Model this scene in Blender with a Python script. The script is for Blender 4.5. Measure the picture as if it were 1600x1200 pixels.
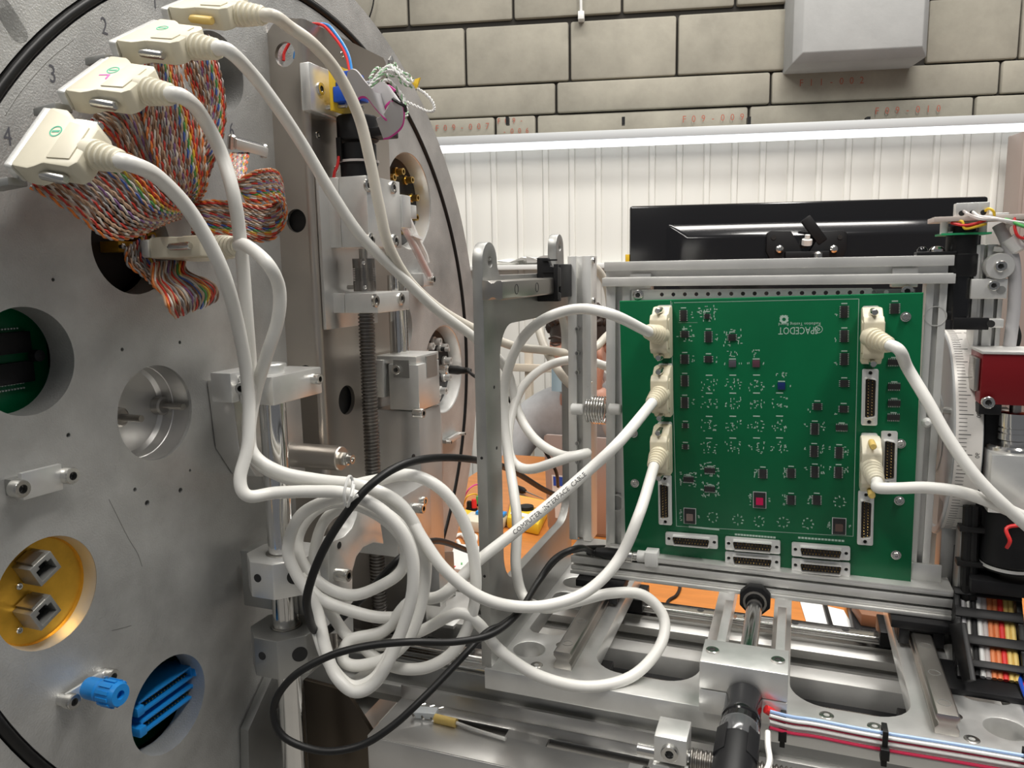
import bpy, bmesh, math, random
from mathutils import Vector, Matrix
from mathutils.geometry import delaunay_2d_cdt

# ---------------------------------------------------------------- camera, world, light
for o in list(bpy.data.objects): bpy.data.objects.remove(o)
SC = bpy.context.scene
COL = SC.collection
CAMZ = 1.40                       # camera height above the floor
FPX = 1200.0                      # focal length in pixels of the 1600 px wide frame
PITCH, ROLL, MYAW, WYAW = map(math.radians, (8.5, -1.0, 20.5, 7.5))
_F = Vector((0, math.cos(PITCH), -math.sin(PITCH)))
_R0 = Vector((1, 0, 0)); _U0 = _R0.cross(_F)
_R = _R0*math.cos(ROLL) + _U0*math.sin(ROLL)
_U = -_R0*math.sin(ROLL) + _U0*math.cos(ROLL)
cd = bpy.data.cameras.new('camera'); cam = bpy.data.objects.new('camera', cd); COL.objects.link(cam)
cd.sensor_width = 36; cd.lens = FPX/1600*36; cd.clip_start = 0.02; cd.clip_end = 60
cam.matrix_world = Matrix(((_R.x, _U.x, -_F.x, 0), (_R.y, _U.y, -_F.y, 0), (_R.z, _U.z, -_F.z, CAMZ), (0, 0, 0, 1)))
SC.camera = cam
SC.view_settings.view_transform = 'Standard'; SC.view_settings.look = 'None'
SC.view_settings.gamma = 1.0; SC.view_settings.use_curve_mapping = False
SC.view_settings.exposure = 0.22
W = bpy.data.worlds.new('world'); SC.world = W; W.use_nodes = True
W.node_tree.nodes['Background'].inputs[0].default_value = (0.93, 0.95, 1.0, 1)
W.node_tree.nodes['Background'].inputs[1].default_value = 0.13

def area(name, loc, size, power, rot=(0, 0, 0), color=(1, 0.965, 0.91)):
    l = bpy.data.lights.new(name, 'AREA'); l.shape = 'RECTANGLE'; l.size, l.size_y = size
    l.energy = power; l.color = color
    o = bpy.data.objects.new(name, l); COL.objects.link(o); o.location = loc; o.rotation_euler = rot
    return o
# fluorescent ceiling fixtures of the hall (all above and outside the frame)
area('ceiling_lamp_light', (0.9, 0.2, 3.75), (0.35, 2.4), 76)
area('ceiling_lamp_light', (-1.3, -0.2, 3.75), (0.35, 2.4), 56)
area('ceiling_lamp_light', (0.7, 2.15, 3.75), (2.6, 0.35), 52)

# ---------------------------------------------------------------- pixel <-> place helpers
def ray(u, v): return _F + _R*((u-800)/FPX) + _U*((600-v)/FPX)
def fr(p, yaw): c, s = math.cos(yaw), math.sin(yaw); return Vector((p.x*c-p.y*s, p.x*s+p.y*c, p.z))
def on(u, v, ax, val, yaw=MYAW): d = fr(ray(u, v), yaw); return d*(val/d[ax])
def PX(u, v, x): return on(u, v, 0, x)          # point on the machine plane x = const
def PY(u, v, y): return on(u, v, 1, y)
def PZ(u, v, z): return on(u, v, 2, z)
def PD(u, v, d): return fr(ray(u, v)*d, MYAW)   # point at a given distance
def V(*a): return Vector(a)

# ---------------------------------------------------------------- mesh builder
def catmull(pts, k=6):
    pts = [Vector(p) for p in pts]
    if len(pts) < 3: return pts
    out = []
    P = [pts[0]*2-pts[1]] + pts + [pts[-1]*2-pts[-2]]
    for i in range(1, len(P)-2):
        a, b, c, d = P[i-1:i+3]
        for j in range(k):
            t = j/k
            out.append(0.5*((2*b)+(c-a)*t+(2*a-5*b+4*c-d)*t*t+(3*b-a-3*c+d)*t**3))
    out.append(pts[-1]); return out

def frames(pts):
    T = []
    for i in range(len(pts)):
        t = pts[min(i+1, len(pts)-1)]-pts[max(i-1, 0)]
        T.append(t.normalized() if t.length > 1e-9 else Vector((0, 0, 1)))
    n = T[0].orthogonal().normalized(); N = []
    for t in T:
        n = n-t*n.dot(t)
        n = n.normalized() if n.length > 1e-6 else t.orthogonal().normalized()
        N.append(n.copy())
    return T, N

def triangulate(loops, flat):      # polygon with holes -> triangles
    ed = []; b = 0
    for l in loops: ed += [(b+i, b+(i+1) % len(l)) for i in range(len(l))]; b += len(l)
    vs, _, fs, ov, _, _ = delaunay_2d_cdt([Vector((p[0]*1000, p[1]*1000)) for p in flat], ed, [], 0, 1e-4)
    idx = [o[0] if o else None for o in ov]; out = []
    for f in fs:
        if any(idx[i] is None for i in f): continue
        cx = sum(vs[i].x for i in f)/3; cy = sum(vs[i].y for i in f)/3; ins = False
        for a, b in ed:
            x0, y0, x1, y1 = flat[a][0]*1000, flat[a][1]*1000, flat[b][0]*1000, flat[b][1]*1000
            if (y0 > cy) != (y1 > cy) and cx < x0+(cy-y0)/(y1-y0)*(x1-x0): ins = not ins
        if ins: out.append(tuple(idx[i] for i in f))
    return out

class G:
    def __init__(s, M=None): s.v = []; s.f = []; s.mi = []; s.M = M; s.m = 0
    def add(s, vs, fs):
        b = len(s.v)
        s.v += [(s.M @ Vector(p)) if s.M else Vector(p) for p in vs]
        s.f += [tuple(b+i for i in q) for q in fs]; s.mi += [s.m]*len(fs); return s
    def box(s, x0, x1, y0, y1, z0, z1):
        x0, x1 = min(x0, x1), max(x0, x1); y0, y1 = min(y0, y1), max(y0, y1); z0, z1 = min(z0, z1), max(z0, z1)
        return s.add([(x, y, z) for z in (z0, z1) for y in (y0, y1) for x in (x0, x1)],
                     [(0, 2, 3, 1), (4, 5, 7, 6), (0, 1, 5, 4), (2, 6, 7, 3), (0, 4, 6, 2), (1, 3, 7, 5)])
    def cbox(s, c, d): return s.box(c[0]-d[0]/2, c[0]+d[0]/2, c[1]-d[1]/2, c[1]+d[1]/2, c[2]-d[2]/2, c[2]+d[2]/2)
    def obox(s, c, A, B, C):      # oriented box: half vectors
        c, A, B, C = map(Vector, (c, A, B, C))
        vs = [c+A*a+B*b+C*e for e in (-1, 1) for b in (-1, 1) for a in (-1, 1)]
        return s.add(vs, [(0, 2, 3, 1), (4, 5, 7, 6), (0, 1, 5, 4), (2, 6, 7, 3), (0, 4, 6, 2), (1, 3, 7, 5)])
    def lathe(s, p, ax, prof, n=24, close=False, ph=0.0, cap0=True):      # prof: (r, h) along ax from p
        p = Vector(p); ax = Vector(ax).normalized(); a = ax.orthogonal().normalized(); b = ax.cross(a)
        vs = []; fs = []
        for r, h in prof:
            for i in range(n):
                t = 2*math.pi*i/n+ph; vs.append(p+ax*h+(a*math.cos(t)+b*math.sin(t))*r)
        k = len(prof)
        for j in range(k-1 if not close else k):
            for i in range(n):
                i2 = (i+1) % n; j2 = (j+1) % k
                fs.append((j*n+i, j*n+i2, j2*n+i2, j2*n+i))
        if not close:
            if cap0 and prof[0][0] > 1e-6: fs.append(tuple(range(n-1, -1, -1)))
            if prof[-1][0] > 1e-6: fs.append(tuple((k-1)*n+i for i in range(n)))
        return s.add(vs, fs)
    def cyl(s, p0, p1, r0, r1=None, n=20):
        p0, p1 = Vector(p0), Vector(p1); L = (p1-p0).length
        return s.lathe(p0, p1-p0, [(r0, 0), (r0 if r1 is None else r1, L)], n)
    def tube(s, pts, r, n=10, k=6, raw=False):
        P = [Vector(p) for p in pts] if raw else catmull(pts, k)
        T, N = frames(P); vs = []; fs = []
        for q, t, nn in zip(P, T, N):
            b = t.cross(nn)
            for i in range(n):
                a = 2*math.pi*i/n; vs.append(q+(nn*math.cos(a)+b*math.sin(a))*r)
        for j in range(len(P)-1):
            for i in range(n):
                i2 = (i+1) % n; fs.append((j*n+i, j*n+i2, (j+1)*n+i2, (j+1)*n+i))
        fs.append(tuple(range(n-1, -1, -1))); fs.append(tuple((len(P)-1)*n+i for i in range(n)))
        return s.add(vs, fs)
    def slab(s, outer, holes, c0, c1, mp):   # polygon with holes in (a,b), thickness c0..c1, mp(a,b,c)->place
        loops = [outer]+list(holes); flat = [p for l in loops for p in l]; n = len(flat)
        tri = triangulate(loops, flat)
        vs = [mp(p[0], p[1], c0) for p in flat]+[mp(p[0], p[1], c1) for p in flat]
        fs = [tuple(t) for t in tri]+[tuple(n+i for i in reversed(t)) for t in tri]
        b = 0
        for l in loops:
            m = len(l)
            for i in range(m): fs.append((b+i, b+(i+1) % m, n+b+(i+1) % m, n+b+i))
            b += m
        return s.add(vs, fs)
    def prism(s, poly, c0, c1, mp): return s.slab(poly, [], c0, c1, mp)
    def join(s, o): b = len(s.v); s.v += o.v; s.f += [tuple(b+i for i in q) for q in o.f]; s.mi += o.mi; return s

def circ(a, b, r, n=40, r2=None): return [(a+r*math.cos(2*math.pi*i/n), b+(r2 or r)*math.sin(2*math.pi*i/n)) for i in range(n)]
def rrect(a0, a1, b0, b1, r, n=6):
    o = []
    for cx, cy, t0 in ((a1-r, b1-r, 0), (a0+r, b1-r, 90), (a0+r, b0+r, 180), (a1-r, b0+r, 270)):
        for i in range(n+1):
            t = math.radians(t0+90*i/n); o.append((cx+r*math.cos(t), cy+r*math.sin(t)))
    return o
def mXY(z=0): return lambda a, b, c: (a, b, c+z)
def mYZ(x=0): return lambda a, b, c: (c+x, a, b)      # a = y, b = z, thickness along x
def mXZ(y=0): return lambda a, b, c: (a, c+y, b)

ORI = {}
def _mesh(name, g, mats, o, bevel=0.0, ang=32, fix=True):
    me = bpy.data.meshes.new(name); o = Vector(o)
    me.from_pydata([p-o for p in g.v], [], g.f)
    for m in (mats if isinstance(mats, (list, tuple)) else [mats]): me.materials.append(m)
    if any(g.mi): me.polygons.foreach_set('material_index', g.mi)
    if fix or bevel:
        bm = bmesh.new(); bm.from_mesh(me)
        bmesh.ops.recalc_face_normals(bm, faces=bm.faces)
        if bevel:
            ed = [e for e in bm.edges if len(e.link_faces) == 2 and e.calc_face_angle(0) > math.radians(35)]
            bmesh.ops.bevel(bm, geom=ed, offset=bevel, segments=2, profile=0.5, affect='EDGES', clamp_overlap=True)
        bm.to_mesh(me); bm.free()
    me.polygons.foreach_set('use_smooth', [True]*len(me.polygons))
    me.set_sharp_from_angle(angle=math.radians(ang)); me.update()
    return me
def _tag(o, label, cat, group=None, kind=None):
    if label: o['label'] = label
    if cat: o['category'] = cat
    if group: o['group'] = group
    if kind: o['kind'] = kind
    return o
def _place(ob, o, yaw):
    c, s = math.cos(yaw), math.sin(yaw); o = Vector(o)
    ob.location = (o.x*c+o.y*s, -o.x*s+o.y*c, o.z+CAMZ); ob.rotation_euler = (0, 0, -yaw)
def thing(name, label, cat, o=(0, 0, 0), group=None, yaw=MYAW, kind=None):
    ob = bpy.data.objects.new(name, None); ob.empty_display_size = 0.02; COL.objects.link(ob); _place(ob, o, yaw)
    ORI[ob.name] = Vector(o); return _tag(ob, label, cat, group, kind)
def part(name, g, mats, parent, bevel=0.0, label=None, kind=None, ang=32):
    ob = bpy.data.objects.new(name, _mesh(name, g, mats, ORI[parent.name], bevel, ang)); COL.objects.link(ob)
    ob.parent = parent; ORI[ob.name] = ORI[parent.name]
    return _tag(ob, label, None, None, kind)
def solo(name, g, mats, label, cat, o=(0, 0, 0), bevel=0.0, group=None, yaw=MYAW, kind=None, ang=32):
    ob = bpy.data.objects.new(name, _mesh(name, g, mats, o, bevel, ang)); COL.objects.link(ob); _place(ob, o, yaw)
    ORI[ob.name] = Vector(o); return _tag(ob, label, cat, group, kind)
def again(ob, parent, off):        # copy of a part (shared mesh) shifted inside its thing
    c = ob.copy(); COL.objects.link(c); c.parent = parent; c.location = Vector(off); ORI[c.name] = ORI[parent.name]; return c

# ---------------------------------------------------------------- writing
_tc = {}
def text_geo(body, size):
    if body in _tc: vs, fs = _tc[body]
    else:
        cu = bpy.data.curves.new('t', 'FONT'); cu.body = body; cu.size = 1.0; cu.align_x = 'CENTER'; cu.align_y = 'CENTER'; cu.resolution_u = 2
        ob = bpy.data.objects.new('t', cu); COL.objects.link(ob)
        me = bpy.data.meshes.new_from_object(ob.evaluated_get(bpy.context.evaluated_depsgraph_get()))
        vs = [v.co.copy() for v in me.vertices]; fs = [tuple(p.vertices) for p in me.polygons]
        bpy.data.objects.remove(ob); bpy.data.curves.remove(cu); bpy.data.meshes.remove(me)
        _tc[body] = (vs, fs)
    return [v*size for v in vs], fs
def write(g, body, size, c, A, B, N, lift=0.0002, sx=1.0):    # A = reading direction, B = up, N = off the surface
    vs, fs = text_geo(body, size); c, A, B, N = map(Vector, (c, A, B, N))
    return g.add([c+A*(v.x*sx)+B*v.y+N*lift for v in vs], fs)

# ---------------------------------------------------------------- materials
def mat(name, col, rough=0.5, metal=0.0, var=0.0, scale=40.0, bump=0.0, stretch=None, spec=None, coat=0.0, emit=None, alpha=1.0, trans=0.0, rvar=0.0, bscale=None, col2=None):
    m = bpy.data.materials.new(name); m.use_nodes = True; nt = m.node_tree; b = nt.nodes['Principled BSDF']
    b.inputs['Base Color'].default_value = (*col, 1); b.inputs['Roughness'].default_value = rough; b.inputs['Metallic'].default_value = metal
    if spec is not None: b.inputs['Specular IOR Level'].default_value = spec
    if coat: b.inputs['Coat Weight'].default_value = coat; b.inputs['Coat Roughness'].default_value = 0.1
    if trans: b.inputs['Transmission Weight'].default_value = trans
    if emit: b.inputs['Emission Color'].default_value = (*emit[:3], 1); b.inputs['Emission Strength'].default_value = emit[3]
    if alpha < 1: b.inputs['Alpha'].default_value = alpha
    if var or bump or rvar:
        tc = nt.nodes.new('ShaderNodeTexCoord'); mp = nt.nodes.new('ShaderNodeMapping'); no = nt.nodes.new('ShaderNodeTexNoise')
        nt.links.new(tc.outputs['Object'], mp.inputs[0]); nt.links.new(mp.outputs[0], no.inputs['Vector'])
        no.inputs['Scale'].default_value = scale; no.inputs['Detail'].default_value = 6; no.inputs['Roughness'].default_value = 0.65
        if stretch: mp.inputs['Scale'].default_value = stretch
        if var:
            mx = nt.nodes.new('ShaderNodeMix'); mx.data_type = 'RGBA'
            c2 = col2 or tuple(min(1, c*(1+var)) for c in col); c1 = tuple(c*(1-var) for c in col) if not col2 else col
            mx.inputs['A'].default_value = (*c1, 1); mx.inputs['B'].default_value = (*c2, 1)
            ra = nt.nodes.new('ShaderNodeMapRange'); ra.inputs[1].default_value = 0.3; ra.inputs[2].default_value = 0.7
            nt.links.new(no.outputs['Fac'], ra.inputs[0]); nt.links.new(ra.outputs[0], mx.inputs['Factor'])
            nt.links.new(mx.outputs['Result'], b.inputs['Base Color'])
        if rvar:
            rr = nt.nodes.new('ShaderNodeMapRange'); rr.inputs[1].default_value = 0.3; rr.inputs[2].default_value = 0.7
            rr.inputs[3].default_value = rough-rvar; rr.inputs[4].default_value = rough+rvar
            nt.links.new(no.outputs['Fac'], rr.inputs[0]); nt.links.new(rr.outputs[0], b.inputs['Roughness'])
        if bump:
            bp = nt.nodes.new('ShaderNodeBump'); bp.inputs['Strength'].default_value = bump; bp.inputs['Distance'].default_value = 0.001
            if bscale:
                n2 = nt.nodes.new('ShaderNodeTexNoise'); n2.inputs['Scale'].default_value = bscale; n2.inputs['Detail'].default_value = 3
                nt.links.new(mp.outputs[0], n2.inputs['Vector']); nt.links.new(n2.outputs['Fac'], bp.inputs['Height'])
            else: nt.links.new(no.outputs['Fac'], bp.inputs['Height'])
            nt.links.new(bp.outputs[0], b.inputs['Normal'])
    return m
M = {}
M['plate'] = mat('blasted_aluminium', (0.56, 0.56, 0.545), 0.5, 0.7, 0.17, 14, 0.4, rvar=0.09, bscale=700)
M['alu'] = mat('machined_aluminium', (0.80, 0.80, 0.78), 0.35, 0.72, 0.06, 30, 0.05, rvar=0.07)
M['alub'] = mat('brushed_aluminium', (0.68, 0.67, 0.65), 0.34, 0.8, 0.04, 30, 0.02, rvar=0.05)
M['alux'] = mat('anodised_extrusion', (0.76, 0.755, 0.73), 0.42, 0.6, 0.05, 30, 0.02, rvar=0.04)
M['column'] = mat('warm_brushed_steel', (0.52, 0.475, 0.425), 0.32, 0.9, 0.02, 12, 0.0, rvar=0.03)
M['polish'] = mat('polished_steel', (0.72, 0.71, 0.69), 0.14, 1.0, 0.05, 40, rvar=0.05)
M['rail'] = mat('hardened_rail_steel', (0.43, 0.41, 0.38), 0.3, 0.95, 0.02, 12, rvar=0.02)
M['gray'] = mat('dull_grey_aluminium', (0.40, 0.40, 0.385), 0.45, 0.85, 0.1, 20, rvar=0.08)
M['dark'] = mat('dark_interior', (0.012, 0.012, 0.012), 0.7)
M['black'] = mat('black_plastic', (0.009, 0.009, 0.010), 0.45, 0, 0.2, 60, 0.05, spec=0.3)
M['blackg'] = mat('glossy_black_plastic', (0.008, 0.008, 0.009), 0.16, 0, coat=0.3)
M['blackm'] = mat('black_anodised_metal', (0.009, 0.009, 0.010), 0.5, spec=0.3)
M['dsteel'] = mat('dark_screw_steel', (0.27, 0.255, 0.24), 0.3, 1.0)
M['dialgrey'] = mat('grey_dial_face', (0.42, 0.43, 0.44), 0.5)
M['rubber'] = mat('black_rubber', (0.009, 0.009, 0.009), 0.45, spec=0.35)
M['screw'] = mat('zinc_screw', (0.66, 0.65, 0.62), 0.25, 1.0)
M['socket'] = mat('dark_socket', (0.02, 0.02, 0.02), 0.6)
M['beige'] = mat('aged_beige_plastic', (0.70, 0.64, 0.48), 0.45, 0, 0.06, 25, 0.05)
M['cream'] = mat('cream_plastic', (0.70, 0.655, 0.52), 0.42, 0, 0.05, 25, 0.05)
M['cable'] = mat('white_cable_jacket', (0.77, 0.76, 0.72), 0.4, 0, 0.05, 18, 0.03)
M['cableg'] = mat('aged_cable_jacket', (0.66, 0.62, 0.54), 0.42, 0, 0.05, 18, 0.03)
M['pcb'] = mat('green_solder_mask', (0.001, 0.115, 0.042), 0.34, 0, 0.10, 14, spec=0.32)
M['pcbe'] = mat('board_edge_green', (0.02, 0.36, 0.14), 0.5)
M['silk'] = mat('white_silkscreen', (0.42, 0.55, 0.47), 0.6)
M['chip'] = mat('chip_black_epoxy', (0.018, 0.018, 0.018), 0.4)
M['tin'] = mat('tinned_contact', (0.82, 0.82, 0.80), 0.36, 0.6)
M['gold'] = mat('gold_contact', (0.75, 0.52, 0.17), 0.28, 1.0)
M['insert'] = mat('connector_insert', (0.02, 0.014, 0.012), 0.45)
M['yellow'] = mat('yellow_plastic', (0.80, 0.53, 0.03), 0.45)
M['thumb'] = mat('yellow_thumbscrew', (0.72, 0.52, 0.16), 0.4, 0, 0.05)
M['blue'] = mat('blue_plastic', (0.012, 0.24, 0.66), 0.35)
M['blued'] = mat('royal_blue_plastic', (0.01, 0.08, 0.50), 0.35)
M['red'] = mat('red_insulation', (0.70, 0.03, 0.03), 0.4)
M['amber'] = mat('amber_chromate', (0.72, 0.40, 0.045), 0.36, 0.75, 0.25, 16, rvar=0.1)
M['oring'] = mat('black_oring', (0.009, 0.009, 0.009), 0.4, spec=0.3)
M['pencil'] = mat('pencil_graphite', (0.10, 0.10, 0.115), 0.6)
M['print'] = mat('dark_ink', (0.07, 0.07, 0.07), 0.7)
M['redink'] = mat('faded_red_stencil', (0.40, 0.12, 0.08), 0.9)
M['block'] = mat('concrete_block', (0.335, 0.315, 0.262), 0.9, 0, 0.2, 4, 0.5, bscale=45)
M['blockg'] = mat('grey_concrete_block', (0.40, 0.405, 0.40), 0.9, 0, 0.08, 6, 0.5, bscale=60)
M['mortar'] = mat('dark_joint', (0.035, 0.032, 0.028), 0.95)
M['white'] = mat('white_panel_paint', (0.72, 0.71, 0.665), 0.5, 0, 0.015, 2)
M['whitep'] = mat('white_plastic', (0.76, 0.76, 0.74), 0.4)
M['lamp'] = mat('led_tube', (1, 1, 1), 0.5, emit=(0.95, 0.98, 1.0, 1.3))
M['floor'] = mat('hall_floor', (0.30, 0.29, 0.27), 0.5, 0, 0.1, 3)
M['wood'] = mat('orange_wood_veneer', (0.55, 0.20, 0.045), 0.38, 0, 0.16, 9, stretch=(1.2, 9, 9))
M['paper'] = mat('white_paper', (0.80, 0.80, 0.78), 0.7)
M['redbox'] = mat('dark_red_anodised', (0.22, 0.008, 0.012), 0.35, 0.3)
M['tape'] = mat('scale_tape', (0.75, 0.72, 0.68), 0.45)
M['pink'] = mat('magenta_edge', (0.60, 0.04, 0.30), 0.5)
M['greyrib'] = mat('grey_ribbon', (0.50, 0.49, 0.50), 0.5)
M['laptop'] = mat('rose_grey_lid', (0.44, 0.36, 0.33), 0.42, 0.4)
M['skin'] = mat('skin', (0.62, 0.33, 0.24), 0.5, 0, 0.06, 20)
M['hair'] = mat('dark_brown_hair', (0.035, 0.022, 0.016), 0.55, 0, 0.3, 60, 0.6)
M['hoodie'] = mat('grey_sweatshirt', (0.47, 0.475, 0.48), 0.85, 0, 0.08, 30, 0.3)
M['jeans'] = mat('dark_trousers', (0.05, 0.06, 0.08), 0.85)
M['mask'] = mat('blue_face_mask', (0.42, 0.60, 0.70), 0.8)
M['clear'] = mat('clear_tubing', (0.80, 0.74, 0.72), 0.2, 0, alpha=0.55)
M['green'] = mat('green_insulation', (0.10, 0.45, 0.12), 0.4)
M['brownbox'] = mat('brown_wood_block', (0.22, 0.10, 0.05), 0.6)
M['paleblue'] = mat('pale_blue_insulation', (0.35, 0.50, 0.78), 0.4)
M['redp'] = mat('crimson_insulation', (0.62, 0.03, 0.09), 0.4)
M['greenink'] = mat('green_marker_ink', (0.10, 0.50, 0.32), 0.6)
M['pinkink'] = mat('pink_marker_ink', (0.75, 0.12, 0.45), 0.6)
M['ribwire'] = [mat('ribbon_wire_'+n, c, 0.42) for n, c in (
    ('brown', (0.20, 0.09, 0.045)), ('red', (0.60, 0.05, 0.03)), ('orange', (0.75, 0.20, 0.03)), ('yellow', (0.75, 0.52, 0.05)),
    ('green', (0.07, 0.30, 0.07)), ('blue', (0.06, 0.12, 0.42)), ('violet', (0.25, 0.13, 0.30)), ('grey', (0.36, 0.34, 0.33)),
    ('white', (0.72, 0.68, 0.62)), ('black', (0.05, 0.04, 0.04)), ('tan', (0.55, 0.36, 0.24)))]

# ================================================================ SETTING: hall floor and back wall
YW = 3.2
def PW(u, v, y=YW): return on(u, v, 1, y, WYAW)
flo = solo('floor', G().box(-4.5, 4.5, -2.5, 5.5, -0.05, 0), M['floor'], None, None, (0, 0, 0), yaw=0, kind='structure')
flo.location.z = 0
wall = thing('wall_back', None, None, (0, YW, -CAMZ), yaw=WYAW, kind='structure')
part('backing', G().box(-3.2, 3.2, YW+0.02, YW+0.3, -CAMZ, 1.55), M['mortar'], wall)
zr = [PW(804, v).z for v in (-62, 36, 131, 180.5, 222)]
rowsx = {0: [120, 280, 440, 636, 801, 972, 1150, 1240, 1446, 1640, 1830], 1: [0, 140, 300, 440, 595, 727, 890, 1058, 1233, 1446, 1592, 1760, 1900],
         2: [-40, 280, 560, 869, 1204, 1561, 1900], 3: [-20, 300, 560, 774, 838, 1170, 1521, 1900]}
rng = random.Random(5)
for r in range(4):
    zt, zb = zr[r], zr[r+1]; vm = (-13, 84, 156, 200)[r]
    gt, gb = (0.004, 0.016) if r == 0 else ((0.006, 0.003) if r == 1 else (0.003, 0.003))
    xs = [PW(u, vm).x for u in rowsx[r]]
    for a, b in zip(xs[:-1], xs[1:]):
        if r == 0 and abs(a-PW(1240, vm).x) < 1e-6: continue
        if r == 1 and abs(a-PW(1233, vm).x) < 1e-6: continue
        y0 = YW+rng.uniform(-0.006, 0.004)
        part('block', G().box(a+0.004, b-0.004, y0, YW+0.03, zb+gb, zt-gt), M['block'], wall, bevel=0.009)
# the one block that stands out of the wall, with chamfered edges
pf = YW-0.19
x0, x1 = PW(1256, 60, pf).x, PW(1441, 60, pf).x; z0 = PW(1340, 77, pf).z; z1 = zr[0]-0.004
g = G(); vs = []
for (e, y) in ((0.0, YW+0.02), (0.0, pf+0.035), (0.028, pf)):
    vs += [(x0-0.03+e, y, z0-0.03+e), (x1+0.03-e, y, z0-0.03+e), (x1+0.03-e, y, z1-e), (x0-0.03+e, y, z1-e)]
g.add(vs, [(0, 1, 5, 4), (1, 2, 6, 5), (2, 3, 7, 6), (3, 0, 4, 7), (4, 5, 9, 8), (5, 6, 10, 9), (6, 7, 11, 10), (7, 4, 8, 11), (8, 9, 10, 11)])
part('protruding_block', g, M['blockg'], wall, label='pale grey block standing out of the wall', bevel=0.004)
for body, u, v, sz in (('F09-007', 722, 199, 0.034), ('F09-', 797, 189, 0.030), ('-006', 806, 205, 0.030), ('F09-009', 1114, 185, 0.036),
                       ('F11-002', 1299, 128, 0.036), ('F09-010', 1418, 172, 0.036)):
    c = PW(u, v, YW-0.008); g = G()
    for i, ch in enumerate(body):
        write(g, ch, sz, c+V((i-(len(body)-1)/2)*sz*1.02, 0, 0), (1, 0, 0.0), (0, 0, 1), (0, -1, 0), 0.001, 0.9)
    part('stencil_number', g, M['redink'], wall)
# white ribbed cladding below the light strip
YP = YW-0.06
zt = PW(1100, 214, YP).z
part('cladding_backing', G().box(-3.2, 3.2, YP+0.012, YW+0.02, -CAMZ, zt), M['white'], wall)
xa = PW(732.5, 320, YP).x; dx = PW(854, 320, YP).x-PW(813.5, 320, YP).x
pan = None; rib = None
for i in range(-12, 30):
    x = xa+i*dx
    if x < -3.0 or x+dx > 3.1: continue
    if pan is None:
        xq = x
        pan = part('panel', G().box(x+0.013, x+dx-0.013, YP, YP+0.013, -CAMZ, zt-0.002), M['white'], wall, bevel=0.002)
        rib = part('rib', G().prism([(x-0.014, YP+0.003), (x-0.009, YP-0.006), (x+0.009, YP-0.006), (x+0.014, YP+0.003)], -CAMZ, zt-0.002, mXY()), M['white'], wall, bevel=0.002)
    else: again(pan, wall, (x-xq, 0, 0)); again(rib, wall, (x-xq, 0, 0))
tr = solo('trim_1', G().box(-3.0, 0.42, YP-0.06, YP, PW(850, 421, YP-0.06).z, PW(850, 413, YP-0.06).z), M['whitep'], None, None, (0, YP, -0.02), bevel=0.004, yaw=WYAW, kind='structure')
# LED batten on top of the cladding
zl = PW(1100, 219, YP-0.05).z
lt = thing('light_strip', 'long glowing white LED batten along the top of the ribbed wall cladding', 'light', (0.3, YP-0.05, zl), yaw=WYAW)
xl0, xl1 = PW(676, 230, YP-0.05).x, 3.0
part('housing', G().box(xl0, xl1, YP-0.075, YP, zl+0.014, PW(1100, 197, YP-0.075).z), mat('grey_white_housing', (0.60, 0.62, 0.63), 0.4), lt, bevel=0.003)
part('diffuser', G().box(xl0+0.004, xl1, YP-0.07, YP-0.045, zl-0.012, zl+0.013), M['lamp'], lt, bevel=0.004)
part('end_cap', G().prism([(YP-0.078, zl+0.02), (YP-0.03, zl-0.03), (YP, zl+0.02)], xl0-0.012, xl0, lambda a, b, c: (c, a, b)), M['whitep'], lt)
clip = None
for u in (793, 974, 1170, 1356, 1546):
    c = PW(u, 190, YP-0.05); g = G().box(c.x-0.006, c.x+0.006, YP-0.06, YP-0.03, c.z-0.012, c.z+0.016)
    part('clip', g, M['black'], lt)
# dark hanging wire and white hook high on the block wall
g = G().tube([PW(562, 70, YW-0.02), PW(577, 28, YW-0.03), PW(584, 0, YW-0.03), PW(585, -40, YW-0.03)], 0.003, 6)
solo('hanging_wire', g, M['rubber'], 'thin dark wire hanging over the concrete blocks behind the round plate', 'wire', PW(577, 20), yaw=WYAW)
g = G(); c = PW(907, 0, YW-0.03); e = PW(908, 31, YW-0.03)
g.cyl(c+V(0, 0, 0.15), e, 0.006, n=10).box(e.x-0.012, e.x+0.012, e.y-0.012, e.y+0.04, e.z, e.z+0.03)
solo('hanging_rod', g, M['whitep'], 'short white rod with hook hanging at the dark joint of the block wall', 'rod', e, yaw=WYAW, bevel=0.002)
# brown-grey upright at the right edge of the picture
a = PW(1583, 300, 2.93); g = G().box(a.x+0.02, a.x+0.5, 2.93, 3.04, -CAMZ, PW(1590, 205, 2.93).z)
cb = thing('steel_cabinet', 'tall brown-grey steel cabinet at the far right edge', 'cabinet', (a.x+0.25, 2.98, -CAMZ), yaw=WYAW)
part('body', g, mat('brown_grey_paint', (0.30, 0.24, 0.21), 0.45), cb, bevel=0.004)
part('door', G().box(a.x+0.03, a.x+0.49, 2.92, 2.93, -CAMZ+0.05, PW(1590, 215, 2.93).z), mat('brown_grey_door', (0.33, 0.26, 0.23), 0.4), cb, bevel=0.003)

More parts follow.
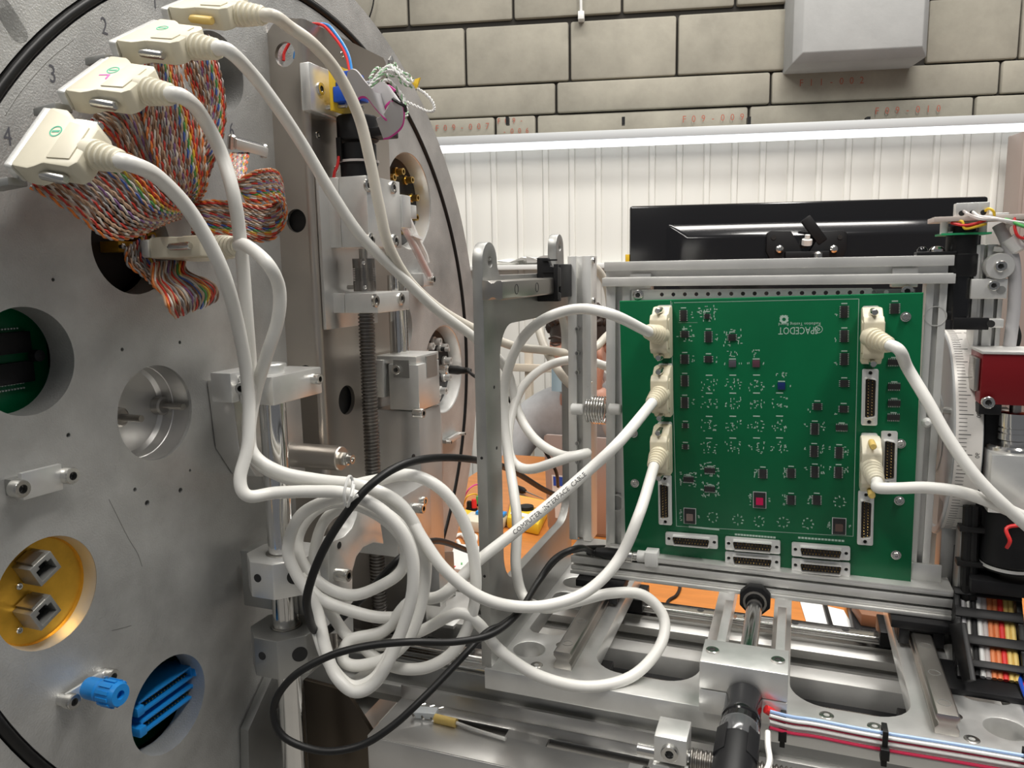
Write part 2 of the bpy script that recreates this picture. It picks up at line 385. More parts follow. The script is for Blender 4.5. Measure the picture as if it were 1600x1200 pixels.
# ================================================================ BACKGROUND: desk, television, laptop, person
ZD = -0.58
dk = thing('desk', 'orange wood veneer desk behind the machine', 'desk', (0.0, 1.55, -CAMZ))
part('desktop', G().box(-0.86, 1.25, 1.03, 2.22, ZD-0.028, ZD), M['wood'], dk, bevel=0.002)
for x in (-0.8, 1.18):
    for y in (1.08, 2.15): part('leg', G().box(x-0.025, x+0.025, y-0.025, y+0.025, -CAMZ, ZD-0.028), M['gray'], dk, bevel=0.003)
part('modesty_panel', G().box(-0.77, 1.15, 2.05, 2.07, -1.1, ZD-0.03), M['wood'], dk)

# television seen from behind
YT = 1.98
def PT(u, v, y=YT): return on(u, v, 1, y, WYAW)
a, b = PT(984, 322), PT(1545, 312); zt = a.z; zb = zt-0.44
tv = thing('television', 'large glossy black television seen from behind with a wall bracket', 'television', ((a.x+b.x)/2, YT+0.05, ZD), yaw=WYAW)
part('back_shell', G().box(a.x, b.x, YT, YT+0.03, zb, zt), M['blackg'], tv, bevel=0.006)
p0, p1, q1, q0 = PT(1040, 360), PT(1500, 352), None, None
g = G(); x0, x1 = p0.x, p1.x; zz = PT(1250, 341).z
g.add([(x0, YT, zz-0.005), (x1, YT, zz-0.005), (x1, YT, zb+0.05), (x0, YT, zb+0.05), (x0+0.05, YT-0.035, zz-0.04), (x1-0.05, YT-0.035, zz-0.04), (x1-0.05, YT-0.035, zb+0.09), (x0+0.05, YT-0.035, zb+0.09)],
      [(0, 1, 5, 4), (1, 2, 6, 5), (2, 3, 7, 6), (3, 0, 4, 7), (4, 5, 6, 7), (3, 2, 1, 0)])
part('back_bulge', g, M['blackg'], tv, bevel=0.006)
part('stand_neck', G().box((a.x+b.x)/2-0.05, (a.x+b.x)/2+0.05, YT-0.02, YT+0.03, ZD+0.02, zb+0.1), M['blackg'], tv, bevel=0.005)
part('stand_foot', G().box((a.x+b.x)/2-0.22, (a.x+b.x)/2+0.22, YT-0.12, YT+0.12, ZD, ZD+0.02), M['blackg'], tv, bevel=0.006)
part('screen_bezel', G().box(a.x+0.002, b.x-0.002, YT+0.03, YT+0.04, zb+0.002, zt-0.002), M['black'], tv, bevel=0.003)
yb = YT-0.04; c = PT(1259, 385, yb)
br = thing('television_bracket', 'black two-eared metal bracket with bright screws on the television back', 'bracket', (c.x, yb, c.z), yaw=WYAW)
for s in (-1, 1):
    e = PT(1259+s*38, 384, yb); w = 0.036
    poly = [(e.x-s*0.012-w*0.2*s, e.z-0.055), (e.x+s*w*0.55, e.z-0.045), (e.x+s*w, e.z-0.012), (e.x+s*w, e.z+0.03), (e.x+s*(w-0.01), e.z+0.036), (e.x-s*0.02, e.z+0.034), (e.x-s*0.05, e.z-0.016), (e.x-s*0.05, e.z-0.055)]
    if s < 0: poly = poly[::-1]
    part('ear', G().prism(poly, yb-0.006, yb+0.003, lambda a, b, c: (a, c, b)), M['blackm'], br, bevel=0.002)
    part('bolt', G().lathe((e.x+s*0.006, yb-0.006, e.z-0.008), (0, -1, 0), [(0.009, 0), (0.009, 0.006), (0.005, 0.009)], 12), M['screw'], br)
    part('bolt_hole', G().cyl((e.x+s*0.02, yb-0.0075, e.z+0.02), (e.x+s*0.02, yb-0.005, e.z+0.02), 0.006, n=12), M['dark'], br)
part('crossbar', G().box(c.x-0.05, c.x+0.05, yb-0.02, yb+0.003, c.z-0.035, c.z-0.012), M['blackm'], br, bevel=0.002)
a1, b1 = PT(1258, 341, yb), PT(1285, 378, yb)
d = (b1-a1); nrm = V(d.z, 0, -d.x).normalized()*0.012
part('arm', G().obox((a1+b1)/2, d/2, nrm, (0, 0.008, 0)), M['blackm'], br, bevel=0.002)
e = PT(1261, 376, yb-0.01)
part('wing_nut', G().lathe(e, (0, -0.3, 1), [(0.012, -0.01), (0.012, 0.003), (0.006, 0.004), (0.006, 0.014)], 10), M['whitep'], br)
e = PT(1278, 396, yb-0.03)
part('cap_screw', G().lathe(e, (0, 0, 1), [(0.011, -0.02), (0.011, 0.0), (0.006, 0.004)], 14), M['screw'], br)
e = PT(981, 405, YT)
solo('corner_sticker', G().box(e.x-0.006, e.x+0.004, YT+0.0, YT+0.02, e.z-0.012, e.z+0.012), M['yellow'], 'tiny yellow tag at the lower left edge of the television', 'tag', e, yaw=WYAW, bevel=0.001)

# laptop, lid towards us
q = PZ(856, 826, ZD+0.008); yl = q.y
lp = thing('laptop', 'rose-grey laptop with stickers on its lid, open on the desk behind the frame', 'laptop', (q.x+0.16, yl+0.1, ZD))
tilt = 0.022
zt = PY(852, 679, yl-tilt).z
def LL(a, b, c): t = (b-q.z)/(zt-q.z); return (a, yl-tilt*t+c, b)
part('lid', G().prism(rrect(q.x, q.x+0.32, q.z, zt, 0.008), 0, 0.007, LL), M['laptop'], lp, bevel=0.001)
part('base', G().box(q.x, q.x+0.32, yl+0.004, yl+0.225, ZD, ZD+0.016), M['laptop'], lp, bevel=0.003)
part('keyboard', G().box(q.x+0.02, q.x+0.30, yl+0.03, yl+0.13, ZD+0.016, ZD+0.018), M['black'], lp)
def sticker(u0, v0, u1, v1, col, body=None, sz=0.02, ink='print', band=None):
    a, b = PY(u0, v1, yl-0.012), PY(u1, v0, yl-0.012)
    s = part('sticker', G().prism([(a.x, a.z), (b.x, a.z), (b.x, b.z), (a.x, b.z)], -0.0012, -0.0004, LL), M[col], lp)
    if band: part('sticker_band', G().prism([(a.x+0.003, b.z-(b.z-a.z)*band[1]), (b.x-0.003, b.z-(b.z-a.z)*band[1]), (b.x-0.003, b.z-(b.z-a.z)*band[0]), (a.x+0.003, b.z-(b.z-a.z)*band[0])], -0.0018, -0.0012, LL), M['blued'], s)
    if body:
        g = G(); vs, fs = text_geo(body, sz); cx, cz = (a.x+b.x)/2, (a.z+b.z)/2
        g.add([LL(cx+v.x, cz+v.y, -0.0016) for v in vs], fs); part('sticker_text', g, M[ink], s)
sticker(863, 745, 905, 786, 'paper', None, band=(0.05, 0.38)); sticker(866, 787, 905, 811, 'paper', 'esa', 0.022, 'blued'); sticker(924, 793, 931, 815, 'paper')
a, b = PY(865, 780, yl-0.012), PY(900, 783, yl-0.012)
part('sticker_stripe', G().prism([(a.x, b.z), (b.x, b.z), (b.x, a.z), (a.x, a.z)], -0.0022, -0.0016, LL), M['blued'], lp)

# small things lying on the desk
def dp(u, v, h=0.0): return PZ(u, v, ZD+h)
a, b, c, d = dp(792, 826), dp(842, 838), dp(860, 800), dp(800, 787)
mm = thing('multimeter', 'yellow handheld multimeter lying on the desk by the laptop', 'multimeter', (a+c)/2)
def quadbox(P, h0, h1):
    return G().add([p+V(0, 0, h0) for p in P]+[p+V(0, 0, h1) for p in P], [(3, 2, 1, 0), (4, 5, 6, 7), (0, 1, 5, 4), (1, 2, 6, 5), (2, 3, 7, 6), (3, 0, 4, 7)])
def inset(P, k): c = sum(P, Vector())/4; return [c+(p-c)*k for p in P]
P4 = [a, b, c, d]
part('case', quadbox(P4, 0, 0.028), M['yellow'], mm, bevel=0.006)
part('screen', quadbox([c+(d-c)*0.12+(b-c)*.1, d+(c-d)*.12+(a-d)*.1, d+(c-d)*.12+(a-d)*.45, c+(d-c)*.12+(b-c)*.45], 0.028, 0.030), mat('meter_face', (0.75, 0.33, 0.08), 0.4), mm)
m0 = (a+b)/2*0.55+(c+d)/2*0.45
part('dial_knob', G().lathe(m0, (0, 0, 1), [(0.018, 0.028), (0.017, 0.036), (0.005, 0.037)], 16), M['black'], mm)
part('label_strip', quadbox([a+(b-a)*.1+(d-a)*.12, b+(a-b)*.1+(c-b)*.12, b+(a-b)*.1+(c-b)*.25, a+(b-a)*.1+(d-a)*.25], 0.028, 0.0295), M['paper'], mm)
for cn, u, v0, v1 in (('black', 733.5, 797, 783), ('red', 741, 797, 780), ('green', 748, 790, 775)):
    e, t = dp(u, v0), None; h = (v0-v1)/1200*e.length*1.02
    bp = thing('banana_plug', f'{cn} banana plug standing upright on the desk beside the round plate', 'plug', e, 'banana plugs on the desk')
    part('sleeve', G().lathe(e, (0, 0, 1), [(0.0065, 0), (0.0065, h*0.8), (0.005, h)], 14), M[{'black': 'rubber', 'red': 'red', 'green': 'green'}[cn]], bp)
    part('collar', G().lathe(e, (0, 0, 1), [(0.0085, 0), (0.0085, 0.006)], 14), M['black'], bp)
a = dp(737, 832)
ps = thing('screw_terminal_box', 'small cream box with blue lid strip on the desk beside the round plate', 'box', a)
part('case', G().box(a.x-0.03, a.x+0.06, a.y, a.y+0.07, ZD, ZD+0.026), M['cream'], ps, bevel=0.004)
part('lid_strip', G().box(a.x-0.01, a.x+0.06, a.y+0.045, a.y+0.068, ZD+0.026, ZD+0.034), M['blue'], ps, bevel=0.002)
a = dp(728, 815)
solo('sticky_pad', quadbox([dp(722, 818), dp(742, 822), dp(748, 808), dp(727, 803)], 0, 0.012), M['yellow'], 'yellow sticky note pad on the desk beside the round plate', 'note pad', a, bevel=0.001)
a, b = dp(800, 760, 0.012), dp(821, 768, 0.012); c = dp(850, 780, 0.008)
si = thing('soldering_iron', 'thin soldering iron with black handle lying on the desk behind the post', 'soldering iron', a)
part('handle', G().lathe(a, b-a, [(0.006, 0), (0.009, 0.01), (0.009, (b-a).length*0.8), (0.005, (b-a).length)], 12), M['rubber'], si)
part('tip', G().cyl(b, c, 0.0025, 0.001, 8), M['screw'], si)
solo('desk_wire', G().tube([dp(1041, 948, .003), dp(1045, 938, .003), dp(1056, 931, .003), dp(1062, 920, .003), dp(1063, 905, .003)], 0.003, 6), M['rubber'], 'thin black wire on the orange desk under the board frame', 'wire', dp(1050, 935))
for lab, pts in (('white wire loop on the desk just right of the round plate', [(715, 845), (722, 858), (730, 861), (741, 850), (744, 838), (735, 836), (726, 842)]),
                 ('white curled wire on the desk between plate and upright post', [(700, 850), (712, 838), (722, 836), (732, 848), (736, 862), (748, 858), (762, 840)])):
    solo('desk_wire', G().tube([dp(u, v, 0.006) for u, v in pts], 0.004, 8), M['cable'], lab, 'wire', dp(*pts[0]))
for lab, mm_, pts in (('yellow jumper wire arching over the desk items', 'yellow', [(724, 790, 0), (730, 776, .03), (742, 772, .03), (752, 778, 0)]),
                      ('violet jumper wire arching over the desk items', 'pink', [(722, 785, 0), (733, 764, .04), (748, 757, .04), (760, 766, 0)])):
    solo('jumper_wire', G().tube([dp(u, v, h) for u, v, h in pts], 0.0018, 6), M[mm_], lab, 'wire', dp(*pts[0][:2]))
for lab, pts in (('thin grey wire on the desk right of the frame, upper one', [(1455, 843), (1468, 840), (1480, 848), (1492, 845)]),
                 ('thin grey wire on the desk right of the frame, looping', [(1454, 866), (1468, 868), (1479, 858), (1483, 842), (1470, 835)]),
                 ('thin grey wire on the desk right of the frame, lowest', [(1450, 884), (1465, 884), (1480, 878), (1490, 868)])):
    solo('desk_wire', G().tube([dp(u, v, 0.004) for u, v in pts], 0.0025, 6), M['greyrib'] if 'lowest' not in lab else M['rubber'], lab, 'wire', dp(*pts[0]))
solo('paper_sheet', quadbox([dp(1268, 1000), dp(1350, 1010), dp(1318, 955), dp(1249, 938)], 0.0005, 0.002), M['paper'], 'white paper sheet on the desk under the board frame', 'paper', dp(1290, 970))
solo('desk_wire', G().tube([dp(1305, 1000, .004), dp(1296, 970, .004), dp(1289, 945, .004)], 0.004, 8), M['rubber'], 'black wire lying across the white paper sheet', 'wire', dp(1296, 970))
a = dp(1350, 990)
kb = thing('dark_case', 'low black case on the desk with a brown wooden block on top', 'case', a)
part('body', quadbox([dp(1335, 1005), dp(1400, 1014), dp(1385, 962), dp(1322, 950)], 0, 0.02), M['black'], kb, bevel=0.003)
solo('wooden_block', quadbox([dp(1345, 978, .02), dp(1388, 985, .02), dp(1380, 962, .02), dp(1330, 954, .02)], 0, 0.02), M['brownbox'], 'brown wooden block lying on the low black case', 'block', dp(1360, 970, .02), bevel=0.002)
a = PD(790, 800, 1.35)
bb = solo('white_component_tray', quadbox([dp(695, 895), dp(762, 905), dp(752, 862), dp(700, 855)], 0, 0.012), M['whitep'], 'white component tray with coloured bits on the desk behind the coil', 'tray', dp(725, 880), bevel=0.002)
for i in range(4):
    t = i/3; p = dp(708+t*40, 880+rng.uniform(-9, 8), 0.012)
    solo('resistor', G().cyl(p, p+V(rng.uniform(-.006, .006), 0.008, 0.0), 0.0016, n=8), M[['red', 'green', 'blue', 'yellow'][i % 4]], f'tiny {["red", "green", "blue", "yellow"][i]} resistor in the white component tray', 'resistor', p, group='resistors in the white tray')
# papers on the wall ledge and beige board behind the post
c = PW(800, 420, YP-0.04)
for i, (u, w, lab) in enumerate(((815, 0.10, 'crumpled white sheet on the wall ledge, the larger one'), (850, 0.07, 'crumpled white sheet on the wall ledge, the smaller one'))):
    p = PW(u, 412, YP-0.05); g = G(); vs = []
    for j in range(5):
        for k in range(4): vs.append((p.x+(j/4-.5)*2*w, YP-0.055+k*0.016, p.z+0.004+rng.uniform(0, 0.03)))
    g.add(vs, [(j*4+k, (j+1)*4+k, (j+1)*4+k+1, j*4+k+1) for j in range(4) for k in range(3)])
    solo('loose_paper', g, M['paper'], lab, 'paper', p, yaw=WYAW)
p = PD(850, 590, 2.93)
cf = thing('wooden_stand', 'pale wooden stand with crossbars near the white wall behind the gantry window', 'stand', (p.x, p.y, -CAMZ))
bw = mat('pale_beech', (0.66, 0.58, 0.47), 0.5)
for x in (-0.06, 0.06): part('post', G().box(p.x+x-0.014, p.x+x+0.014, p.y-0.014, p.y+0.014, -CAMZ, PD(850, 548, 2.93).z), bw, cf, bevel=0.003)
for v in (572, 640): part('crossbar', G().box(p.x-0.12, p.x+0.06, p.y-0.03, p.y-0.015, PD(850, v+8, 2.93).z, PD(850, v-4, 2.93).z), bw, cf, bevel=0.003)
part('foot', G().box(p.x-0.12, p.x+0.12, p.y-0.08, p.y+0.06, -CAMZ, -CAMZ+0.03), bw, cf, bevel=0.003)

# ---------------------------------------------------------------- seated person
def skin(verts, edges, rad, sub=2):
    me = bpy.data.meshes.new('sk'); me.from_pydata([Vector(v) for v in verts], edges, [])
    ob = bpy.data.objects.new('sk', me); COL.objects.link(ob)
    md = ob.modifiers.new('s', 'SKIN'); sb = ob.modifiers.new('b', 'SUBSURF'); sb.levels = sub
    lay = me.skin_vertices[0].data
    for i, r in enumerate(rad): lay[i].radius = r if isinstance(r, tuple) else (r, r)
    lay[0].use_root = True
    ev = bpy.data.meshes.new_from_object(ob.evaluated_get(bpy.context.evaluated_depsgraph_get()))
    g = G().add([v.co.copy() for v in ev.vertices], [tuple(p.vertices) for p in ev.polygons])
    bpy.data.objects.remove(ob); bpy.data.meshes.remove(me); bpy.data.meshes.remove(ev); return g
H = PD(902, 538, 2.42)
pe = thing('person', 'person in grey sweatshirt with dark curly hair, seated at the desk, hand at the face', 'person', (H.x, H.y+0.1, -CAMZ))
def hp(x, y, z): return H+V(x, y, z)
pel = (0, 0.20, -0.72); che = (-0.01, 0.17, -0.34); 
bv = [hp(*pel), hp(0, 0.20, -0.52), hp(*che), hp(0, 0.13, -0.24), hp(0, 0.06, -0.14), hp(0, 0.03, -0.05), hp(0, 0.02, 0.045),
      hp(-0.19, 0.12, -0.26), hp(-0.30, 0.0, -0.46), hp(-0.16, -0.17, -0.45), hp(-0.09, -0.21, -0.44),
      hp(0.19, 0.12, -0.26), hp(0.27, -0.06, -0.42), hp(0.12, -0.10, -0.19), hp(0.085, -0.105, -0.12),
      hp(-0.10, 0.16, -0.78), hp(-0.13, -0.22, -0.76), hp(-0.13, -0.20, -1.17), hp(-0.13, -0.28, -1.20),
      hp(0.10, 0.16, -0.78), hp(0.13, -0.22, -0.76), hp(0.13, -0.20, -1.17), hp(0.13, -0.28, -1.20)]
be = [(0, 1), (1, 2), (2, 3), (3, 4), (4, 5), (5, 6), (3, 7), (7, 8), (8, 9), (9, 10), (3, 11), (11, 12), (12, 13), (13, 14), (0, 15), (15, 16), (16, 17), (17, 18), (0, 19), (19, 20), (20, 21), (21, 22)]
brd = [(.15, .11), (.13, .10), (.15, .11), (.09, .08), .055, (.10, .115), (.10, .115), .065, .05, .038, .03, .065, .05, .038, .03, .085, .07, .045, .035, .085, .07, .045, .035]
body = skin(bv, be, brd)
for s, e0, dirs in ((1, hp(0.07, -0.112, -0.075), 1), (-1, hp(-0.06, -0.24, -0.435), 0)):     # hands: palm and five bent fingers
    if dirs:
        for i in range(4):
            body.tube([hp(0.076+i*0.006, -0.106, -0.13), hp(0.060+i*0.0125, -0.112, -0.09), hp(0.048+i*0.019, -0.112, -0.042)], 0.0125, 8)
        for i, L in enumerate((0.066, 0.075, 0.07, 0.055)):
            b0 = hp(0.048+i*0.019, -0.112, -0.045); body.tube([b0, b0+V(-0.003, -0.008, L*0.5), b0+V(-0.008, 0.004, L)], 0.0088, 8)
        body.tube([hp(0.045, -0.11, -0.11), hp(0.02, -0.122, -0.09), hp(0.005, -0.12, -0.06)], 0.010, 8)
    else:
        for i in range(4):
            body.tube([hp(-0.095, -0.215+i*0.004, -0.44), hp(-0.055, -0.238+i*0.012, -0.435), hp(-0.013-i*0.004, -0.262+i*0.02, -0.437)], 0.0125, 8)
        for i, L in enumerate((0.066, 0.075, 0.07, 0.055)):
            b0 = hp(-0.015-i*0.004, -0.262+i*0.02, -0.437); body.tube([b0, b0+V(L*0.5, -0.02, 0.004), b0+V(L*0.9, -0.03, -0.012)], 0.0088, 8)
        body.tube([hp(-0.08, -0.262, -0.44), hp(-0.055, -0.282, -0.44), hp(-0.03, -0.285, -0.445)], 0.010, 8)
# face: looks down towards the laptop
fy = -0.075
body.lathe(hp(-0.012, fy-0.018, -0.026), (0, -0.6, -0.3), [(0.015, -0.012), (0.013, 0.0), (0.008, 0.008), (0.0, 0.011)], 12)
body.tube([hp(-0.012, fy-0.004, 0.018), hp(-0.012, fy-0.014, -0.008), hp(-0.012, fy-0.022, -0.026)], 0.008, 8)
for s in (-1, 1):
    body.lathe(hp(s*0.088, 0.03, -0.005), (s, 0, 0), [(0.02, -0.012), (0.024, 0.0), (0.016, 0.008)], 12)
bo = part('body', body, M['skin'], pe, ang=80)
for s in (-1, 1):
    ey = part('eyelid', G().tube([hp(-0.012+s*0.018, fy-0.012, 0.008), hp(-0.012+s*0.034, fy-0.016, 0.004), hp(-0.012+s*0.050, fy-0.006, 0.008)], 0.0028, 8), M['hair'], pe)
    part('eyebrow', G().tube([hp(-0.012+s*0.014, fy-0.014, 0.026), hp(-0.012+s*0.034, fy-0.016, 0.031), hp(-0.012+s*0.056, fy-0.002, 0.024)], 0.0036, 8), M['hair'], pe)
g = G().tube([hp(-0.045, fy-0.006, -0.062), hp(-0.012, fy-0.016, -0.066), hp(0.02, fy-0.006, -0.062)], 0.006, 8)
part('lips', g, mat('lips', (0.50, 0.20, 0.17), 0.5), pe)
g = G(); r2 = random.Random(3)
for i in range(420):                                             # curls
    th = r2.uniform(0, 2*math.pi); ph = r2.uniform(-0.25, 1.35)
    d = V(math.cos(th)*math.cos(ph), math.sin(th)*math.cos(ph), math.sin(ph))
    if d.y < -0.25 and d.z < 0.35: continue
    p = hp(0, 0.03, 0.035)+V(d.x*0.098, d.y*0.108, d.z*0.10); r = r2.uniform(0.010, 0.020)
    g.lathe(p-d*0.3*r, d+V(r2.uniform(-.5, .5), r2.uniform(-.5, .5), r2.uniform(-.5, .5)), [(0.0, -r), (r*.75, -r*.65), (r, 0), (r*.75, r*.65), (0.0, r)], 9)
g.lathe(hp(0, 0.03, 0.03), (0, 0.15, 1), [(0.093, -0.03), (0.098, 0.02), (0.085, 0.06), (0.05, 0.088), (0, 0.096)], 18)
part('hair', g, M['hair'], pe, ang=70)
sw = skin([bv[i] for i in (0, 1, 2, 3, 4, 7, 8, 9, 11, 12, 13)], [(0, 1), (1, 2), (2, 3), (3, 4), (3, 5), (5, 6), (6, 7), (3, 8), (8, 9), (9, 10)],
          [(.17, .13), (.16, .125), (.175, .13), (.115, .10), .07, .085, .066, .048, .085, .066, .046])
part('sweatshirt', sw, M['hoodie'], pe, ang=80)
g = G().lathe(hp(0, 0.08, -0.13), (0, -0.35, 1), [(0.075, -0.04), (0.085, -0.02), (0.078, 0.01), (0.066, 0.0), (0.066, -0.03)], 20, close=True)
part('collar', g, M['hoodie'], pe, ang=80)
tr_ = skin([bv[i] for i in (0, 15, 16, 17, 19, 20, 21)], [(0, 1), (1, 2), (2, 3), (0, 4), (4, 5), (5, 6)], [(.16, .12), .10, .082, .06, .10, .082, .06])
part('trousers', tr_, M['jeans'], pe, ang=80)
g = G()
for s in (-1, 1): g.obox(hp(s*0.13, -0.25, -1.225+0.37-0.0), (0.045, 0, 0), (0, 0.12, 0), (0, 0, 0.03))
g = G(); vs = []                                                   # mask pulled down under the chin
for j in range(5):
    for i in range(13):
        t = math.pi*(0.12+0.76*i/12); vs.append(hp(-0.005+math.cos(t)*0.078, 0.01-math.sin(t)*0.10, -0.075-j*0.019+0.012*math.sin(t)))
g.add(vs, [(j*13+i, j*13+i+1, (j+1)*13+i+1, (j+1)*13+i) for j in range(4) for i in range(12)])
part('face_mask', g, M['mask'], pe)
st = thing('stool', 'dark round stool under the seated person', 'stool', (H.x, H.y+0.2, -CAMZ))
zs = H.z-0.72-0.13
part('seat', G().lathe((H.x, H.y+0.18, zs-0.06), (0, 0, 1), [(0.17, 0), (0.19, 0.01), (0.19, 0.05), (0.17, 0.06)], 28), M['black'], st)
part('post', G().cyl((H.x, H.y+0.18, -CAMZ+0.04), (H.x, H.y+0.18, zs-0.06), 0.025), M['gray'], st)
part('foot', G().lathe((H.x, H.y+0.18, -CAMZ), (0, 0, 1), [(0.2, 0), (0.2, 0.02), (0.03, 0.05)], 28), M['black'], st)

# ================================================================ SHARED BUILDERS
def orth(W, T): W = Vector(W).normalized(); T = Vector(T); T = (T-W*T.dot(W)).normalized(); return W, T
def mat4(o, X, Y, Z):
    m = Matrix.Identity(4)
    for i, c in enumerate((X, Y, Z, o)):
        for j in range(3): m[j][i] = c[j]
    return m
def socket_screw(parent, p, ax, r=0.004, h=0.004, name='socket_screw', hexr=0.5, mt='screw'):
    ax = Vector(ax).normalized()
    s = part(name, G().lathe(p, ax, [(r, 0), (r, h*0.85), (r*0.9, h), (r*hexr, h), (r*hexr, h*0.4), (0, h*0.4)], 16), M[mt], parent)
    part('hex_recess', G().lathe(Vector(p)+ax*h*0.42, ax, [(r*hexr*0.98, 0), (r*hexr*0.98, 0.0002)], 6), M['socket'], s)
    return s
def sub_screw(parent, p, ax, r, h):        # a screw on a part (no third level)
    ax = Vector(ax).normalized()
    return part('screw', G().lathe(p, ax, [(r, 0), (r, h*0.8), (r*0.85, h), (r*0.45, h), (r*0.4, h*0.4), (0, h*0.4)], 14), M['screw'], parent)
def hood(thg, o, W, T, A, mt='cream', thumb='screw', L=0.046, width=0.047, thick=0.0145, boot=True, bootdir=None, mark=None):
    """D-sub cable plug: W long side, T thickness, A from the mating face outwards. returns cable start and direction"""
    W = Vector(W).normalized(); A = Vector(A).normalized(); T = W.cross(A).normalized(); o = Vector(o)
    mp = lambda a, b, c: o+W*a+A*b+T*c
    h = width/2; t = thick/2
    pl = [(-h*.97, .006), (h*.97, .006), (h, .009), (h, .019), (h*.90, .023), (h*.76, .027), (h*.74, L), (h*.55, L+.004), (-h*.55, L+.004), (-h*.74, L), (-h*.76, .027), (-h*.90, .023), (-h, .019), (-h, .009)]
    p = part('plug', G().prism(pl, -t, t, mp), M[mt], thg, bevel=0.0012)
    part('flange', G().prism(rrect(-h*1.03, h*1.03, -t*.86, t*.86, .002), 0.0, 0.006, lambda a, b, c: o+W*a+T*b+A*c), M['tin'], p, bevel=0.0004)
    part('recess_panel', G().prism([(-h*.6, .028), (h*.6, .028), (h*.52, L-.002), (-h*.52, L-.002)], t, t+.0008, mp), M[mt], p, bevel=0.0003)
    part('recess_panel', G().prism([(-h*.6, .028), (h*.6, .028), (h*.52, L-.002), (-h*.52, L-.002)], -t-.0008, -t, mp), M[mt], p, bevel=0.0003)
    if mark:
        part('ink_ring', G().slab(circ(h*.25, .022, .0042, 20), [circ(h*.25, .022, .0034, 20)], -t-.00025, -t+.0002, mp), M['greenink'], p)
        part('ink_dash', G().slab([(h*.25-.0012, .0195), (h*.25+.0002, .0195), (h*.25+.0012, .0245), (h*.25-.0002, .0245)], [], -t-.00025, -t+.0002, mp), M['greenink'], p)
        if mark == 'pink': part('ink_stroke', G().slab([(-h*.1, .017), (-h*.1+.0012, .017), (-h*.1+.003, .024), (-h*.1-.003, .0255), (-h*.1-.003, .0243), (-h*.1+.0016, .023)], [], -t-.00025, -t+.0002, mp), M['pinkink'], p)
    for s in (-1, 1):
        b = o+W*(s*h*.89)
        g = G().lathe(b, A, [(.0014, .006), (.0014, .023), (.0028, .0232), (.0028, .040), (.0022, .041), (.0, .041)], 12)
        part('thumbscrew', g, M[thumb], p)
    st = o+A*(L+.004); d = Vector(bootdir).normalized() if bootdir is not None else A
    if boot:
        prof = [(.0086, -.006), (.0086, .002)]
        for i in range(4): z = .003+i*.0042; prof += [(.0066-.0003*i, z), (.0082-.0005*i, z+.0008), (.0082-.0005*i, z+.0026), (.0064-.0003*i, z+.0036)]
        prof += [(.0056, .021), (.0046, .021)]
        part('strain_relief', G().lathe(st, d, prof, 20), M[mt], p)
    return st+d*.019, d
CABR = 0.0046
def cable(thg, pts, r=CABR, mt='cable', k=7, name='jacket', n=12):
    return part(name, G().tube(pts, r, n, k), M[mt], thg, ang=60)
def print_on(thg_part, pts, r, body, size, s0, k=7, toward=None):
    """ink lettering wrapped round a cable, starting s0 along it"""
    P = catmull(pts, k); L = [0.0]
    for a, b in zip(P[:-1], P[1:]): L.append(L[-1]+(b-a).length)
    vs, fs = text_geo(body, size); x0 = min(v.x for v in vs); out = []
    for v in vs:
        s = s0+(v.x-x0); i = max(0, min(len(P)-2, next((j for j in range(len(L)-1) if L[j+1] >= s), len(P)-2)))
        t = (s-L[i])/max(1e-6, L[i+1]-L[i]); q = P[i].lerp(P[i+1], t); ta = (P[i+1]-P[i]).normalized()
        nn = (-q)-ta*(-q).dot(ta); nn.normalize(); bb = ta.cross(nn)
        an = v.y/r; out.append(q+(nn*math.cos(an)+bb*(-math.sin(an)))*(r+0.00015))
    return part('printed_lettering', G().add(out, fs), M['print'], thg_part)

def ribbon(thg, ctrl, n=16, rw=0.00075, twist=0.0011, wl=0.012, k=9, first=0, name='ribbon'):
    """flat cable of n wires; ctrl = [(centre, width vector)]"""
    C = catmull([c for c, w in ctrl], k); Wv = catmull([w for c, w in ctrl], k)
    T, N = frames(C); g = G(); L = [0]
    for a, b in zip(C[:-1], C[1:]): L.append(L[-1]+(b-a).length)
    rr = random.Random(first+len(ctrl)*7)
    for i in range(n):
        f = i/(n-1)-0.5; ph = rr.uniform(0, 6.28)
        for s in (0, 1):
            pts = []
            for q, w, t, l in zip(C, Wv, T, L):
                up = t.cross(w).normalized() if t.cross(w).length > 1e-9 else V(0, 0, 1); wn = w.normalized()
                a = 2*math.pi*l/wl+ph+math.pi*s
                pts.append(q+w*f+up*(math.sin(a)*twist)+wn*(math.cos(a)*twist*0.8))
            seq = (2, 1, 0, 10, 7, 0, 7, 6, 10, 7, 0, 5, 4, 3, 2, 1, 0, 2)
            g.m = seq[int(i*18/n) % 18] if s == 0 else (10, 7, 8, 1, 10)[(i*3+first) % 5]
            g.tube(pts, rw, 5, raw=True)
    return part(name, g, M['ribwire'], thg, kind='stuff', ang=70)

